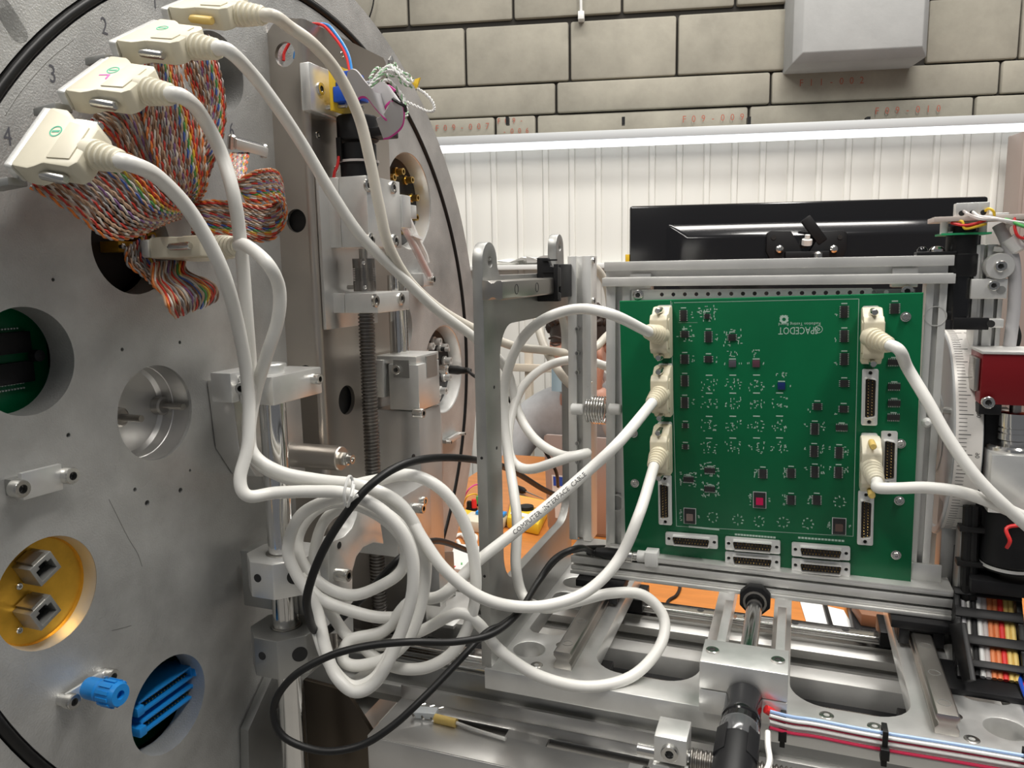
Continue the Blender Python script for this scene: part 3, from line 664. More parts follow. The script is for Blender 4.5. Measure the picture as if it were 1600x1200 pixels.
# ================================================================ ROUND CHAMBER PLATE
XP = -0.45
PCY, PCZ, RO, RR = 0.640, -0.118, 0.4185, 0.3755
def pp(u, v, x=XP): return PX(u, v, x)
def port(u, v, vt, vb):
    c = pp(u, v); return c.y, c.z, abs(pp(u, vt).z-pp(u, vb).z)/2
PORT = {'board': port(41, 565, 479, 651), 'cup': port(245, 645, 570, 719), 'amber': port(76, 926, 839, 1014), 'header': port(266, 1100, 1026, 1173),
        'ribbon': port(208, 383, 306, 461), 'red': port(340, 113, 52, 175), 'sma': port(640, 315, 240, 391), 'bnc': port(694, 577, 509, 646), 'small': port(622, 512, 465, 560)}
TH = 0.022
pl = thing('chamber_plate', 'large round grey aluminium vacuum chamber plate with many ports filling the left side', 'plate', (XP, PCY, PCZ-RO))
holes = [circ(y, z, r, 56) for y, z, r in PORT.values()]
c0, c1 = pp(5, 14), pp(28, 50)                                   # oblong slot near the rim
d = Vector((c1.y-c0.y, c1.z-c0.z)).normalized(); nv = Vector((-d.y, d.x))*0.0065; sl = []
for i in range(9):
    t = math.pi*i/8; sl.append((c1.y+nv.x*math.cos(t)+d.x*.0065*math.sin(t), c1.z+nv.y*math.cos(t)+d.y*.0065*math.sin(t)))
for i in range(9):
    t = math.pi*i/8; sl.append((c0.y-nv.x*math.cos(t)-d.x*.0065*math.sin(t), c0.z-nv.y*math.cos(t)-d.y*.0065*math.sin(t)))
holes.append(sl)
tiny = [(191, 546, .0014), (281, 535, .0014), (107, 680, .0016), (297, 735, .0012), (211, 765, .0016), (282, 766, .0020), (230, 786, .0022), (83, 437, .0012), (702, 546, .0030)]
for u, v, r in tiny: c = pp(u, v); holes.append(circ(c.y, c.z, r, 12))
part('disc', G().slab(circ(PCY, PCZ, RR-.0045, 160), holes, -TH, 0, mYZ(XP)), M['plate'], pl, ang=40)
part('rim', G().lathe((XP, PCY, PCZ), (1, 0, 0), [(RR+.0045, -.03), (RR+.0045, 0), (RO-.002, 0), (RO, -.002), (RO, -.03)], 160, close=True), M['plate'], pl, ang=40)
part('groove_floor', G().lathe((XP, PCY, PCZ), (1, 0, 0), [(RR-.0046, -.008), (RR-.0046, -.005), (RR+.0046, -.005), (RR+.0046, -.008)], 160, close=True), M['dark'], pl)
part('o_ring', G().lathe((XP-.001, PCY, PCZ), (1, 0, 0), [(RR+.0036*math.cos(t*math.pi/5), .0036*math.sin(t*math.pi/5)) for t in range(10)], 160, close=True), M['oring'], pl, ang=70)
part('chamber_wall', G().lathe((XP, PCY, PCZ), (1, 0, 0), [(RO-.03, -.4), (RO-.03, -.03), (RO-.002, -.03), (RO-.002, -.4)], 96, close=True), M['plate'], pl)
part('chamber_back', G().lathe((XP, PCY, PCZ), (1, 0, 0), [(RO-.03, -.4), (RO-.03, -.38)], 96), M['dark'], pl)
for y in (PCY-.2, PCY+.2): part('support_leg', G().box(XP-.33, XP-.1, y-.04, y+.04, -CAMZ, PCZ-.32), M['gray'], pl, bevel=.004)
# pencilled numbers beside the plugs
for body, u, v, s in (('4', 12, 214, .016), ('3', 82, 117, .016), ('2', 163, 42, .016), ('1', 242, 4, .014), ('6', 362, 204, .017)):
    part('pencil_number', write(G(), body, s, pp(u, v), (0, 1, 0), (0, 0, 1), (1, 0, 0), .0002, .7), M['pencil'], pl)
for u, v, r in tiny: c = pp(u, v); part('tapped_hole', G().cyl((XP-.012, c.y, c.z), (XP-.006, c.y, c.z), r*1.05, n=12), M['dark'], pl)
# scratches and scuffs
for i, pts in enumerate((((170, 780), (180, 800), (200, 840), (215, 865), (222, 885)), ((8, 180), (35, 140), (75, 95), (115, 62)), ((175, 985), (195, 980), (205, 977)))):
    part('scratch', G().tube([pp(u, v) for u, v in pts], .0003, 4), M['gray'], pl)

def disc_at(y, z, r, x, t=.004): return G().cyl((x-t, y, z), (x, y, z), r, n=48)
# --- port: green circuit board
y, z, r = PORT['board']
th = thing('circuit_board', 'dark green circuit board with rows of solder pins inside the leftmost round port', 'circuit board', (XP-.035, y, z-r))
part('board', G().box(XP-.042, XP-.035, y-r*1.25, y+r*1.25, z-r*1.25, z+r*1.25), M['pcb'], th)
for zz in (-.30, .28):
    part('header_strip', G().box(XP-.035, XP-.030, y-r, y+r*.82, z+r*zz-.007, z+r*zz+.007), M['black'], th, bevel=.0004)
g = G()
for zz in (-.62, -.52, -.42, .55):
    for i in range(26): g.lathe((XP-.035, y-r*.9+i*r*.062, z+r*zz), (1, 0, 0), [(.0007, 0), (.0006, .0012), (0, .0014)], 6)
part('solder_pins', g, M['tin'], th, kind='stuff')
part('retaining_screw', G().lathe((XP-.03, y+r*.83, z+r*.0), (1, 0, 0), [(.004, 0), (.004, .006), (.0, .007)], 12), M['black'], th)
# --- port: blank steel cup with two pins
y, z, r = PORT['cup']
th = thing('blank_feedthrough', 'polished blank feedthrough cup with two short pins in the plate', 'feedthrough', (XP-.03, y, z-r))
part('cup', G().lathe((XP, y, z), (1, 0, 0), [(r*.995, -.003), (r*.99, -.018), (r*.975, -.0185), (r*.975, -.0195), (r*.985, -.02), (r*.97, -.028), (r*.90, -.031), (0, -.031)], 56, cap0=False), M['alub'], th)
for u, v in ((262, 634), (195, 652)):
    c = PX(u-6, v, XP-.024)
    pn = part('pin_collar', G().lathe((XP-.031, c.y, c.z), (1, 0, 0), [(.0075, 0), (.0075, .007), (.006, .008)], 20), M['rail'], th)
    part('pin', G().cyl((XP-.024, c.y, c.z), (XP-.004, c.y, c.z), .0026, n=12), M['rail'], pn)
# --- port: amber cap with two network jacks
y, z, r = PORT['amber']
th = thing('network_jack_cap', 'amber metal cap holding two network jacks in the plate', 'socket', (XP-.02, y, z-r))
part('cap', G().lathe((XP, y, z), (1, 0, 0), [(r*.99, -.022), (r*.99, -.011), (r*.95, -.010), (r*.93, -.012), (0, -.012)], 56), M['amber'], th)
part('ring', G().lathe((XP, y, z), (1, 0, 0), [(r*.999, -.011), (r*.999, -.0005), (r*.955, -.0085), (r*.955, -.011)], 56, close=True), M['alu'], th)
for (u, v) in ((44, 884), (44, 952)):
    c = PX(u, v, XP-.012); a = math.radians(26); Wd = V(0, math.cos(a), math.sin(a)); Hd = V(0, -math.sin(a), math.cos(a)); o = V(XP-.012, c.y, c.z)
    j = part('jack', G().slab([(-.0085, -.0075), (.0085, -.0075), (.0085, .0075), (-.0085, .0075)], [[(-.006, -.005), (.006, -.005), (.006, .003), (.003, .003), (.003, .005), (-.003, .005), (-.003, .003), (-.006, .003)]], 0, .016, lambda p, q, s: o+Wd*p+Hd*q+V(s, 0, 0)), M['gray'], th, bevel=.0004)
    part('contact_well', G().obox(o+V(.005, 0, 0), Wd*.0065, Hd*.006, V(.001, 0, 0)), M['dark'], j)
    part('jack_clip', G().obox(o+V(.008, 0, 0)+Hd*.0085, Wd*.005, Hd*.001, V(.007, 0, 0)), M['rail'], j)
    for s in (-1, 1): sub_screw(j, o+Wd*(.012*s)-Hd*.006, (1, 0, 0), .0022, .002)
# --- port: two blue headers
y, z, r = PORT['header']
th = thing('header_board', 'green board with two bright blue pin headers inside the lowest round port', 'circuit board', (XP-.04, y, z-r))
part('board', G().box(XP-.046, XP-.042, y-r*1.3, y+r*1.3, z-r*1.3, z+r*1.3), M['pcb'], th)
a0, a1 = PX(222, 1128, XP-.008), PX(312, 1062, XP-.008)
Wd = (a1-a0); Wd.x = 0; Ln = Wd.length; Wd.normalize(); Hd = V(0, -Wd.z, Wd.y)
for sg in (1, -1):
    o = V(XP-.042, (a0.y+a1.y)/2, (a0.z+a1.z)/2)+Hd*(.0085*sg); h = Ln*.46
    hb = part('header_shroud', G().slab([(-h, -.0055), (h, -.0055), (h, .0055), (-h, .0055)], [[(-h*.93, -.0035), (h*.93, -.0035), (h*.93, .0035), (-h*.93, .0035)]], .004, .030, lambda p, q, s: o+Wd*p+Hd*q+V(s, 0, 0)), M['blue'], th, bevel=.0004)
    part('shroud_floor', G().obox(o+V(.014, 0, 0), Wd*h*.95, Hd*.004, V(.002, 0, 0)), M['insert'], hb)
    g = G()
    for i in range(17):
        for q in (-.0016, .0016): g.obox(o+V(.021, 0, 0)+Wd*((i/16-.5)*h*1.75)+Hd*q, Wd*.0004, Hd*.0004, V(.006, 0, 0))
    part('pins', g, M['gold'], hb, kind='stuff')
    for e in (-1, 1): part('latch', G().obox(o+V(.02, 0, 0)+Wd*(e*h*1.07), Wd*.0035, Hd*.0038, V(.014, 0, 0)), M['blue'], hb, bevel=.001)
# --- port: red connectors
y, z, r = PORT['red']
th = thing('red_connector_board', 'board with two red pin connectors inside the port below the uppermost plugs', 'circuit board', (XP-.05, y, z-r))
part('board', G().box(XP-.052, XP-.048, y-r*1.2, y+r*1.2, z-r*1.2, z+r*1.2), M['gray'], th)
for u, v in ((351, 84), (355, 131)):
    c = PX(u, v, XP-.03)
    s = part('red_connector', G().box(XP-.048, XP-.022, c.y-.011, c.y+.012, c.z-.005, c.z+.005), M['red'], th, bevel=.0006)
    part('connector_base', G().box(XP-.048, XP-.024, c.y-.012, c.y+.014, c.z-.010, c.z-.006), M['amber'], s)
# --- port: gold coaxial sockets
def socket_ring(key, label, n, mt, R_, rc, kind):
    y, z, r = PORT[key]
    th = thing(kind, label, 'socket panel', (XP-.03, y, z-r))
    part('port_ring', G().lathe((XP, y, z), (1, 0, 0), [(r*.999, -.025), (r*.999, -.0005), (r*.985, -.001), (r*.91, -.017), (r*.91, -.025)], 56, close=True), M['alu'], th)
    part('panel', disc_at(y, z, r*.915, XP-.018, .005), M['blackm'], th)
    for i in range(n):
        a = 2*math.pi*(i+.3)/n; p = (XP-.018, y+math.cos(a)*r*R_, z+math.sin(a)*r*R_)
        q = part('coaxial_socket', G().lathe(p, (1, 0, 0), [(rc*1.35, 0), (rc*1.35, .003), (rc, .003), (rc, .012), (rc*.6, .012), (rc*.6, .004), (0, .004)], 14), M[mt], th)
        part('dark_well', G().lathe((p[0]+.0041, p[1], p[2]), (1, 0, 0), [(rc*.62, 0), (rc*.62, .0003)], 12), M['dark'], q)
    p = (XP-.018, y, z)
    part('coaxial_socket', G().lathe(p, (1, 0, 0), [(rc*1.35, 0), (rc*1.35, .003), (rc, .003), (rc, .012), (rc*.6, .012), (rc*.6, .004), (0, .004)], 14), M[mt], th)
    return th
socket_ring('sma', 'black round panel with a ring of gold coaxial sockets, upper right port of the plate', 9, 'gold', .62, .0042, 'gold_socket_plate')
socket_ring('bnc', 'black round panel with a ring of silver bayonet sockets, right port of the plate', 10, 'tin', .63, .0050, 'bayonet_socket_plate')
y, z, r = PORT['small']
th = thing('copper_feedthrough', 'copper pins in the port half hidden behind the steel rod', 'feedthrough', (XP-.03, y, z-r))
part('panel', disc_at(y, z, r*.995, XP-.018, .005), M['gray'], th)
for i in range(3): part('copper_pin', G().lathe((XP-.018, y-.022, z-.018+i*.017), (1, 0, 0), [(.006, 0), (.006, .006), (.004, .007), (.004, .014)], 14), mat('copper', (.6, .3, .18), .3, 1.0), th)
# dark interior of the ribbon port
y, z, r = PORT['ribbon']
th = thing('ribbon_feedthrough', 'dark port with pin sockets where the rainbow ribbon cables enter the plate', 'feedthrough', (XP-.04, y, z-r))
part('panel', disc_at(y, z, r*.995, XP-.03, .005), M['insert'], th)
for u, v in ((195, 386), (240, 372), (262, 352)):
    c = PX(u, v, XP-.02)
    k = part('pin_socket', G().box(XP-.03, XP-.012, c.y-.013, c.y+.013, c.z-.004, c.z+.004), M['amber'], th, bevel=.0005)
    part('screw', G().lathe((XP-.012, c.y-.011, c.z), (1, 0, 0), [(.0022, 0), (.0022, .003), (.001, .004)], 10), M['screw'], k)
# --- blue binding post on a strap
a, b = pp(96, 1092), pp(158, 1053)
th = thing('binding_post', 'blue plastic binding post screwed to the plate by a small strap', 'terminal', (XP, a.y, a.z))
d = (b-a).normalized(); n2 = V(0, -d.z, d.y)
part('strap', G().obox((a+b)/2+V(.005, 0, 0), (b-a)*.52, n2*.005, V(.0012, 0, 0)), M['alu'], th, bevel=.0005)
for p in (a, b):
    socket_screw(th, p+V(.006, 0, 0), (1, 0, 0), .0052, .006); part('spacer', G().cyl(p, p+V(.006, 0, 0), .0045, n=14), M['polish'], th)
m0 = (a+b)/2+V(.006, 0, 0); prof = [(.0070, 0), (.0074, .002), (.0074, .011), (.0062, .012), (.0062, .013), (.0080, .014), (.0084, .016), (.0084, .026), (.0072, .029), (.003, .029), (.003, .025), (0, .025)]
part('knob', G().lathe(m0, (1, 0, 0), prof, 24), M['blue'], th)
for i in range(12):
    t = 2*math.pi*i/12; part('grip_ridge', G().obox(m0+V(.021, math.cos(t)*.0085, math.sin(t)*.0085), V(.005, 0, 0), V(0, math.cos(t), math.sin(t))*.0007, V(0, -math.sin(t), math.cos(t))*.0011), M['blue'], th)
# --- strap bars on the plate
for lab, (u0, v0), (u1, v1), w in (('grey metal strap held by two socket screws at the left edge of the plate', (9, 761), (88, 741), .0085),
                                   ('small metal strap with two screws near the right rim of the plate', (690, 690), (712, 677), .004)):
    a, b = pp(u0, v0), pp(u1, v1); th = thing('strap', lab, 'strap', (XP, a.y, a.z)); d = (b-a).normalized(); n2 = V(0, -d.z, d.y)
    part('bar', G().obox((a+b)/2+V(.008, 0, 0), (b-a)*.40, n2*w, V(.0018, 0, 0)), M['alu'], th, bevel=.0006)
    part('bar_end', G().obox((a+b)/2+V(.004, 0, 0), (b-a)*.52, n2*w*.62, V(.004, 0, 0)), M['gray'], th, bevel=.0006)
    for p in (a, b): socket_screw(th, p+V(.008, 0, 0), (1, 0, 0), w*.66, .007)
c = pp(652, 437)
th = thing('stop_block', 'small square stop block with a screw beside the clear tube', 'block', (XP, c.y, c.z))
part('body', G().box(XP, XP+.016, c.y-.014, c.y+.014, c.z-.008, c.z+.008), M['alu'], th, bevel=.001)
socket_screw(th, (XP+.016, c.y+.006, c.z), (1, 0, 0), .004, .005)

# ================================================================ COLUMN WITH VERTICAL SCREW DRIVE, in front of the plate
XC, YC0, YC1, ZC0, ZC1 = -0.413, 0.600, 0.745, -0.455, 0.219
th = thing('channel_column', 'tall warm-grey steel channel column with round holes standing before the plate', 'column', (-0.43, 0.66, ZC0))
hf = [];
for u, v, r in ((445, 85, .0105), (463, 345, .0105), (478, 588, .0105)):
    c = PY(u, v, YC0); hf.append(circ(c.x, c.z, r, 28))
part('front_wall', G().slab([(XP, ZC0), (XC-.006, ZC0), (XC-.006, ZC1), (XC-.02, ZC1+.003), (XP+.006, ZC1-.002), (XP, ZC1-.008)], hf, 0, .004, mXZ(YC0)), M['column'], th)
hs = []
for u, v, r in ((542, 625, .0145), (535, 480, .012), (541, 965, .0125)):
    c = PX(u, v, XC); hs.append(circ(c.y, c.z, r, 28))
part('side_wall', G().slab([(YC0+.006, ZC0), (YC1, ZC0), (YC1, ZC1-.004), (YC1-.004, ZC1), (YC0+.006, ZC1)], hs, -.004, 0, mYZ(XC)), M['column'], th)
part('inner_shade_box', G().box(XP+.004, XC-.0065, YC0+.0065, YC1-.004, ZC0+.002, .135), M['dark'], th)  # added dark box: stands in for the shade inside the channel, blackens its holes
g = G(); n = 8; vs = []
for z in (ZC0, ZC1):
    for i in range(n+1):
        t = math.pi/2*i/n; vs.append((XC-.006+.006*math.sin(t), YC0+.006-.006*math.cos(t), z))
    for i in range(n+1):
        t = math.pi/2*i/n; vs.append((XC-.006+.002*math.sin(t), YC0+.006-.002*math.cos(t), z))
k = 2*(n+1)
g.add(vs, [(i, i+1, k+i+1, k+i) for i in range(n)]+[(n+1+i, k+n+1+i, k+n+2+i, n+2+i) for i in range(n)]+[(k+i, k+i+1, k+n+2+i, k+n+1+i) for i in range(n)])
part('rounded_corner', g, M['column'], th, ang=60)
for u, v in ((535, 86), (497, 211), (525, 265)):
    c = PX(u, v, XC); socket_screw(th, (XC-.001, c.y, c.z), (1, 0, 0), .0032, .0015, name='countersunk_screw')

# terminal block at the column head
def span(u0, u1, v, x): return PX(u0, v, x).y, PX(u1, v, x).y
y0, y1 = span(485, 548, 140, XC+.010); zt, zb = PX(500, 103, XC+.01).z, PX(500, 176, XC+.01).z
tb = thing('terminal_block', 'pale metal block carrying a yellow terminal board with blue connectors on the column head', 'terminal', (XC+.005, y0, zb))
part('block', G().box(XC, XC+.010, y0, y1, zb, zt), M['alu'], tb, bevel=.0012)
c = PX(500, 139, XC+.01); socket_screw(tb, (XC+.010, c.y, c.z), (1, 0, 0), .0055, .002)
ya, yb_ = span(519, 557, 140, XC+.022); za, zb2 = PX(535, 105, XC+.022).z, PX(535, 177, XC+.022).z
part('terminal_board', G().box(XC+.019, XC+.022, ya, yb_, zb2, za), M['yellow'], tb, bevel=.0003)
for u, v in ((526, 166), (553, 170)):
    c = PX(u, v, XC+.02); part('standoff', G().cyl((XC+.010, c.y, c.z), (XC+.03, c.y, c.z), .0022, n=12), M['screw'], tb)
for u, v, w, h in ((541, 124, .011, .0045), (534, 137, .007, .004), (548, 138, .006, .004), (531, 150, .008, .0065), (551, 149, .008, .0065)):
    c = PX(u, v, XC+.024); q = part('blue_connector', G().box(XC+.022, XC+.036, c.y-w, c.y+w, c.z-h, c.z+h), M['blued'], tb, bevel=.0008)
    part('connector_slot', G().box(XC+.0355, XC+.0365, c.y-w*.7, c.y+w*.7, c.z-h*.4, c.z+h*.4), M['dark'], q)
# red and blue wires feeding the terminals
for lab, mt, pts in (('thin red wire looping from the column head to the terminal board', 'red', [(443, 95, .70), (446, 78, .70), (470, 44, .70), (500, 38, .695), (520, 55, .69), (540, 85, .685), (548, 120, .68)]),
                     ('thin blue wire looping from the column head to the terminal board', 'blue', [(460, 92, .70), (463, 78, .70), (480, 46, .70), (508, 38, .695), (526, 55, .69), (544, 85, .685), (551, 120, .68)])):
    solo('wire', G().tube([PD(*p) for p in pts], .0014, 8), M[mt], lab, 'wire', PD(*pts[-1]))
# grey ribbon with magenta edge
def strip(thg, ctrl, w_name, k=8, t=.0006):
    C = catmull([c for c, w in ctrl], k); Wv = catmull([w for c, w in ctrl], k); T, N = frames(C)
    g = G(); e = G()
    for gg, f0, f1 in ((g, -.5, .42), (e, .42, .5)):
        vs = []
        for q, w, tt in zip(C, Wv, T):
            up = tt.cross(w).normalized()*t
            vs += [q+w*f0-up, q+w*f1-up, q+w*f1+up, q+w*f0+up]
        m = len(C); gg.add(vs, [(i*4+j, i*4+(j+1) % 4, (i+1)*4+(j+1) % 4, (i+1)*4+j) for i in range(m-1) for j in range(4)]+[(3, 2, 1, 0), ((m-1)*4, (m-1)*4+1, (m-1)*4+2, (m-1)*4+3)])
    part('flat_cable', g, M['greyrib'], thg, ang=60); part('edge_stripe', e, M['pink'], thg, ang=60)
rb = thing('grey_ribbon_cable', 'grey ribbon cable with magenta edge stripe curling beside the terminal board', 'ribbon cable', PD(600, 160, .69))
wz = V(0.004, .010, -.022)
strip(rb, [(PD(551, 150, .675), wz*.9), (PD(553, 134, .668), wz), (PD(565, 132, .66), wz), (PD(580, 150, .66), wz), (PD(594, 166, .665), wz), (PD(604, 168, .675), wz)], 'a')
w2 = V(.012, .0, -.017)
strip(rb, [(PD(590, 172, .68), w2), (PD(594, 152, .67), w2), (PD(608, 143, .665), w2), (PD(622, 156, .665), w2*.9), (PD(620, 178, .67), V(.006, .01, -.02)), (PD(606, 196, .675), V(.0, .012, -.018)), (PD(594, 202, .68), V(.0, .012, -.016))], 'b')
part('zip_tie', G().tube([PD(614, 155, .655), PD(622, 160, .652), PD(632, 166, .655), PD(634, 174, .66)], .0016, 6), M['rubber'], rb)
for i in range(5):
    rr = .010-.0012*i; c0 = PD(606, 152, .668)
    part('edge_turn', G().tube([c0+V(-rr, 0, -rr*.6), c0+V(-rr*.7, 0, rr*.6), c0+V(0, 0, rr), c0+V(rr*.8, 0, rr*.5)], .0006, 6), M['pink'], rb)
# tangle of white and green twisted wire with its yellow tag
tw = thing('twisted_wire_tangle', 'tangle of thin white and green twisted wire over the plate rim', 'wire', PD(615, 130, .70))
r3 = random.Random(11); g1 = G(); g2 = G()
for k in range(9):
    base = [(574+r3.uniform(-2, 6), 135+r3.uniform(-15, 15)), (590+r3.uniform(-6, 8), 110+r3.uniform(-8, 12)), (610+r3.uniform(-6, 8), 103+r3.uniform(-4, 16)), (628+r3.uniform(-5, 8), 115+r3.uniform(-6, 14)), (645+r3.uniform(-4, 3), 128+r3.uniform(-3, 8))]
    if k > 5: base = [(580+r3.uniform(-3, 6), 150+r3.uniform(-6, 16)), (600+r3.uniform(-5, 5), 125), (625, 150+r3.uniform(-8, 8)), (636, 170+r3.uniform(-6, 12)), (620, 190+r3.uniform(-8, 5))]
    P = catmull([PD(u, v, .69+r3.uniform(-.008, .008)) for u, v in base], 14); T, N = frames(P)
    for s, gg in ((0, g1), (1, g2 if k % 2 else g1)):
        gg.tube([p+(n*math.cos(i*1.1+math.pi*s)+t.cross(n)*math.sin(i*1.1+math.pi*s))*.0009 for i, (p, t, n) in enumerate(zip(P, T, N))], .0007, 5, raw=True)
P = catmull([PD(u, v, .69) for u, v in ((648, 136), (664, 146), (676, 160), (678, 172), (668, 174), (650, 166), (632, 158))], 10); T, N = frames(P)
for s in (0, 1): g1.tube([p+(n*math.cos(i*1.1+math.pi*s)+t.cross(n)*math.sin(i*1.1+math.pi*s))*.0009 for i, (p, t, n) in enumerate(zip(P, T, N))], .0007, 5, raw=True)
part('white_strands', g1, M['paper'], tw, kind='stuff', ang=70); part('green_strands', g2, mat('pale_green_wire', (.25, .45, .25), .5), tw, kind='stuff', ang=70)
a, b, c = PD(642, 126, .688), PD(656, 121, .688), PD(650, 139, .688)
part('tag', G().add([a, b, c, a+V(0, .002, 0), b+V(0, .002, 0), c+V(0, .002, 0)], [(0, 1, 2), (5, 4, 3), (0, 3, 4, 1), (1, 4, 5, 2), (2, 5, 3, 0)]), M['yellow'], tw)
part('wire_end', G().lathe(PD(611, 95, .69), (.2, 0, 1), [(.002, -.006), (.003, 0), (.001, .004)], 8), M['screw'], tw)

# gear motor, bearing blocks, coupling, screw
XS, YS = -0.388, 0.642
def zat(v, x=XS, y=YS, u=574): return PY(u, v, y).z
mo = thing('gear_motor', 'black cylindrical gear motor standing on the upper bearing block', 'motor', (XS, YS, zat(281)))
z1, z0 = zat(224), zat(281)
part('body', G().lathe((XS, YS, z0), (0, 0, 1), [(.0172, 0), (.0172, (z1-z0)*.42), (.0178, (z1-z0)*.42), (.0178, (z1-z0)*.48), (.0165, (z1-z0)*.5), (.0165, (z1-z0)*.98), (.0150, z1-z0)], 36), M['black'], mo)
part('encoder_cap', G().lathe((XS, YS, z1), (0, 0, 1), [(.0178, .002), (.0190, .003), (.0190, .022), (.0178, .024)], 36), M['black'], mo)
part('connector_wing', G().box(XS, XS+.036, YS-.010, YS+.012, z1+.004, z1+.012), M['black'], mo, bevel=.001)
part('clamp_band', G().lathe((XS, YS, z0+(z1-z0)*.46), (0, 0, 1), [(.0176, 0), (.0186, 0), (.0186, .0022), (.0176, .0022)], 36, close=True), M['clear'], mo)
part('black_strap', G().box(XS-.012, XS-.007, YS-.0185, YS-.016, z0+.016, z1+.004), M['rubber'], mo)
part('red_lead', G().tube([(XS-.010, YS-.018, z0+.020), (XS-.011, YS-.0195, z0+.012), (XS-.014, YS-.020, z0+.006), (XS-.016, YS-.019, z0+.001)], .0014, 8), M['red'], mo)
def bearing(name, label, v0, v1, xr=-.368, y1=.682, extra=()):
    zt, zb = zat(v0, u=540), zat(v1, u=540)
    b = thing(name, label, 'bearing block', (-.39, .65, zb)); ym0 = .620
    part('left_half', G().box(XC+.001, -.3975, ym0, y1, zb, zt), M['alu'], b, bevel=.0007)
    part('right_half', G().box(-.3970, xr, ym0, y1, zb, zt), M['alu'], b, bevel=.0007)
    return b, zb, zt
b, zb, zt = bearing('upper_bearing_block', 'bright machined bearing block with four socket screws below the motor', 281, 388)
for u, v in ((574, 290), (614, 293), (579, 374), (617, 376)):
    c = PX(u, v, -.368); socket_screw(b, (-.3685, c.y, c.z), (1, 0, 0), .0058, .0022)
part('back_plate', G().box(XC+.0005, XC+.004, .606, .70, zb-.075, zt), M['alub'], b, bevel=.0005)
part('stepped_ear', G().box(-.372, -.366, .682, .700, zb+.02, zt-.012), M['alu'], b, bevel=.0006)
part('stepped_ear', G().box(-.374, -.368, .700, .716, zb+.03, zt-.02), M['alu'], b, bevel=.0006)
b2, zb2, zt2 = bearing('lower_bearing_block', 'flat machined bearing block at the top of the ball screw', 457, 487, xr=-.362)
for u, v in ((586, 470), (626, 467)):
    c = PX(u, v, -.362); socket_screw(b2, (-.3625, c.y, c.z), (1, 0, 0), .0060, .0022)
cp = thing('shaft_coupling', 'dark slotted helical shaft coupling between the two bearing blocks', 'coupling', (XS, YS, zt2))
zc0, zc1 = zt2+.001, zat(404); prof = []
prof = [(.0105, 0), (.0105, .008)]
for i in range(8):
    z = .009+i*(zc1-zc0-.018)/8; dz = (zc1-zc0-.018)/8; prof += [(.0105, z), (.0105, z+dz*.6), (.0085, z+dz*.62), (.0085, z+dz*.98)]
prof += [(.0105, zc1-zc0-.009), (.0105, zc1-zc0)]
part('body', G().lathe((XS, YS, zc0), (0, 0, 1), prof, 28), M['dsteel'], cp)
part('shaft_stub', G().cyl((XS, YS, zc1), (XS, YS, zb-.001), .004, n=16), M['rail'], cp)
for dz in (.004, zc1-zc0-.004): sub_screw(cp, (XS+.006, YS-.0095, zc0+dz), (.4, -1, 0), .0018, .002)
part('clamp_screw', G().cyl((XS-.016, YS-.004, zc0+.004), (XS-.008, YS-.004, zc0+.004), .002, n=12), M['rail'], cp)
bs = thing('ball_screw', 'long vertical dark threaded ball screw beside the column', 'screw', (XS, YS, -.44))
zs = zb2; prof = []; z = -.44; pit = .0034
while z < zs-pit:
    prof += [(.0064, z+.44), (.0078, z+.44+pit*.25), (.0078, z+.44+pit*.6), (.0064, z+.44+pit*.85)]; z += pit
part('thread', G().lathe((XS, YS, -.44), (0, 0, 1), prof, 20), M['dsteel'], bs, ang=25)
part('journal', G().cyl((XS, YS, zs-pit*1.2), (XS, YS, zs), .006, n=16), M['rail'], bs)
# nut block and carriage plate on the screw
zt, zb = zat(765), zat(850)
nb = thing('nut_block', 'machined nut block riding on the ball screw behind the cable coil', 'block', (XS, YS, zb))
part('body', G().box(-.409, -.350, .618, .690, zb, zt), M['alu'], nb, bevel=.001)
socket_screw(nb, (-.350, .655, (zb+zt)/2+.01), (1, 0, 0), .005, .010)
ol = [(514, 990), (514, 850), (522, 845), (538, 838), (550, 825), (557, 808), (560, 792), (592, 800), (600, 850), (584, 848), (568, 855), (557, 870), (551, 892), (551, 925), (553, 990)]
pts = [PX(u, v, -.352) for u, v in ol]
cpl = thing('carriage_plate', 'scalloped aluminium carriage plate seen inside the cable coil', 'plate', (-.36, .58, pts[0].z))
part('plate', G().prism([(p.y, p.z) for p in pts], -.016, 0, mYZ(-.352)), M['alu'], cpl, bevel=.0008)
c = PX(526, 897, -.352); socket_screw(cpl, (-.352, c.y, c.z), (1, 0, 0), .0055, .012)
c = PX(530, 852, -.352); part('tapped_hole', G().cyl((-.3525, c.y, c.z), (-.3517, c.y, c.z), .003, n=14), M['dark'], cpl)
part('mount_arm', G().box(-.44, -.366, pts[0].y+.004, pts[0].y+.03, pts[0].z+.01, pts[0].z+.06), M['gray'], cpl, bevel=.001)
# steel guide rod with its clamp, pillar and round-topped cover (right of the screw)
XR_, YR_ = -.392, .712
gz1, gz0 = PY(620, 430, YR_).z, PY(620, 552, YR_).z
gr = thing('guide_rod', 'smooth steel guide rod rising behind the ball screw', 'rod', (XR_, YR_, -.44))
part('rod', G().cyl((XR_, YR_, -.44), (XR_, YR_, gz1), .0098, n=28), M['polish'], gr)
zt, zb = gz0, PY(620, 632, YR_).z
rc = thing('rod_clamp', 'bright aluminium clamp with square windows on the steel guide rod', 'clamp', (XR_, YR_, zb))
yA, yB, xA, xB = YR_-.028, YR_+.028, XR_-.018, XR_+.036
part('left_jaw', G().box(xA, XR_-.004, yA, yB, zb+.012, zt-.004), M['alu'], rc, bevel=.0008)
part('right_jaw', G().box(XR_+.002, xB, yA, yB-.008, zb, zt-.008), M['alu'], rc, bevel=.0008)
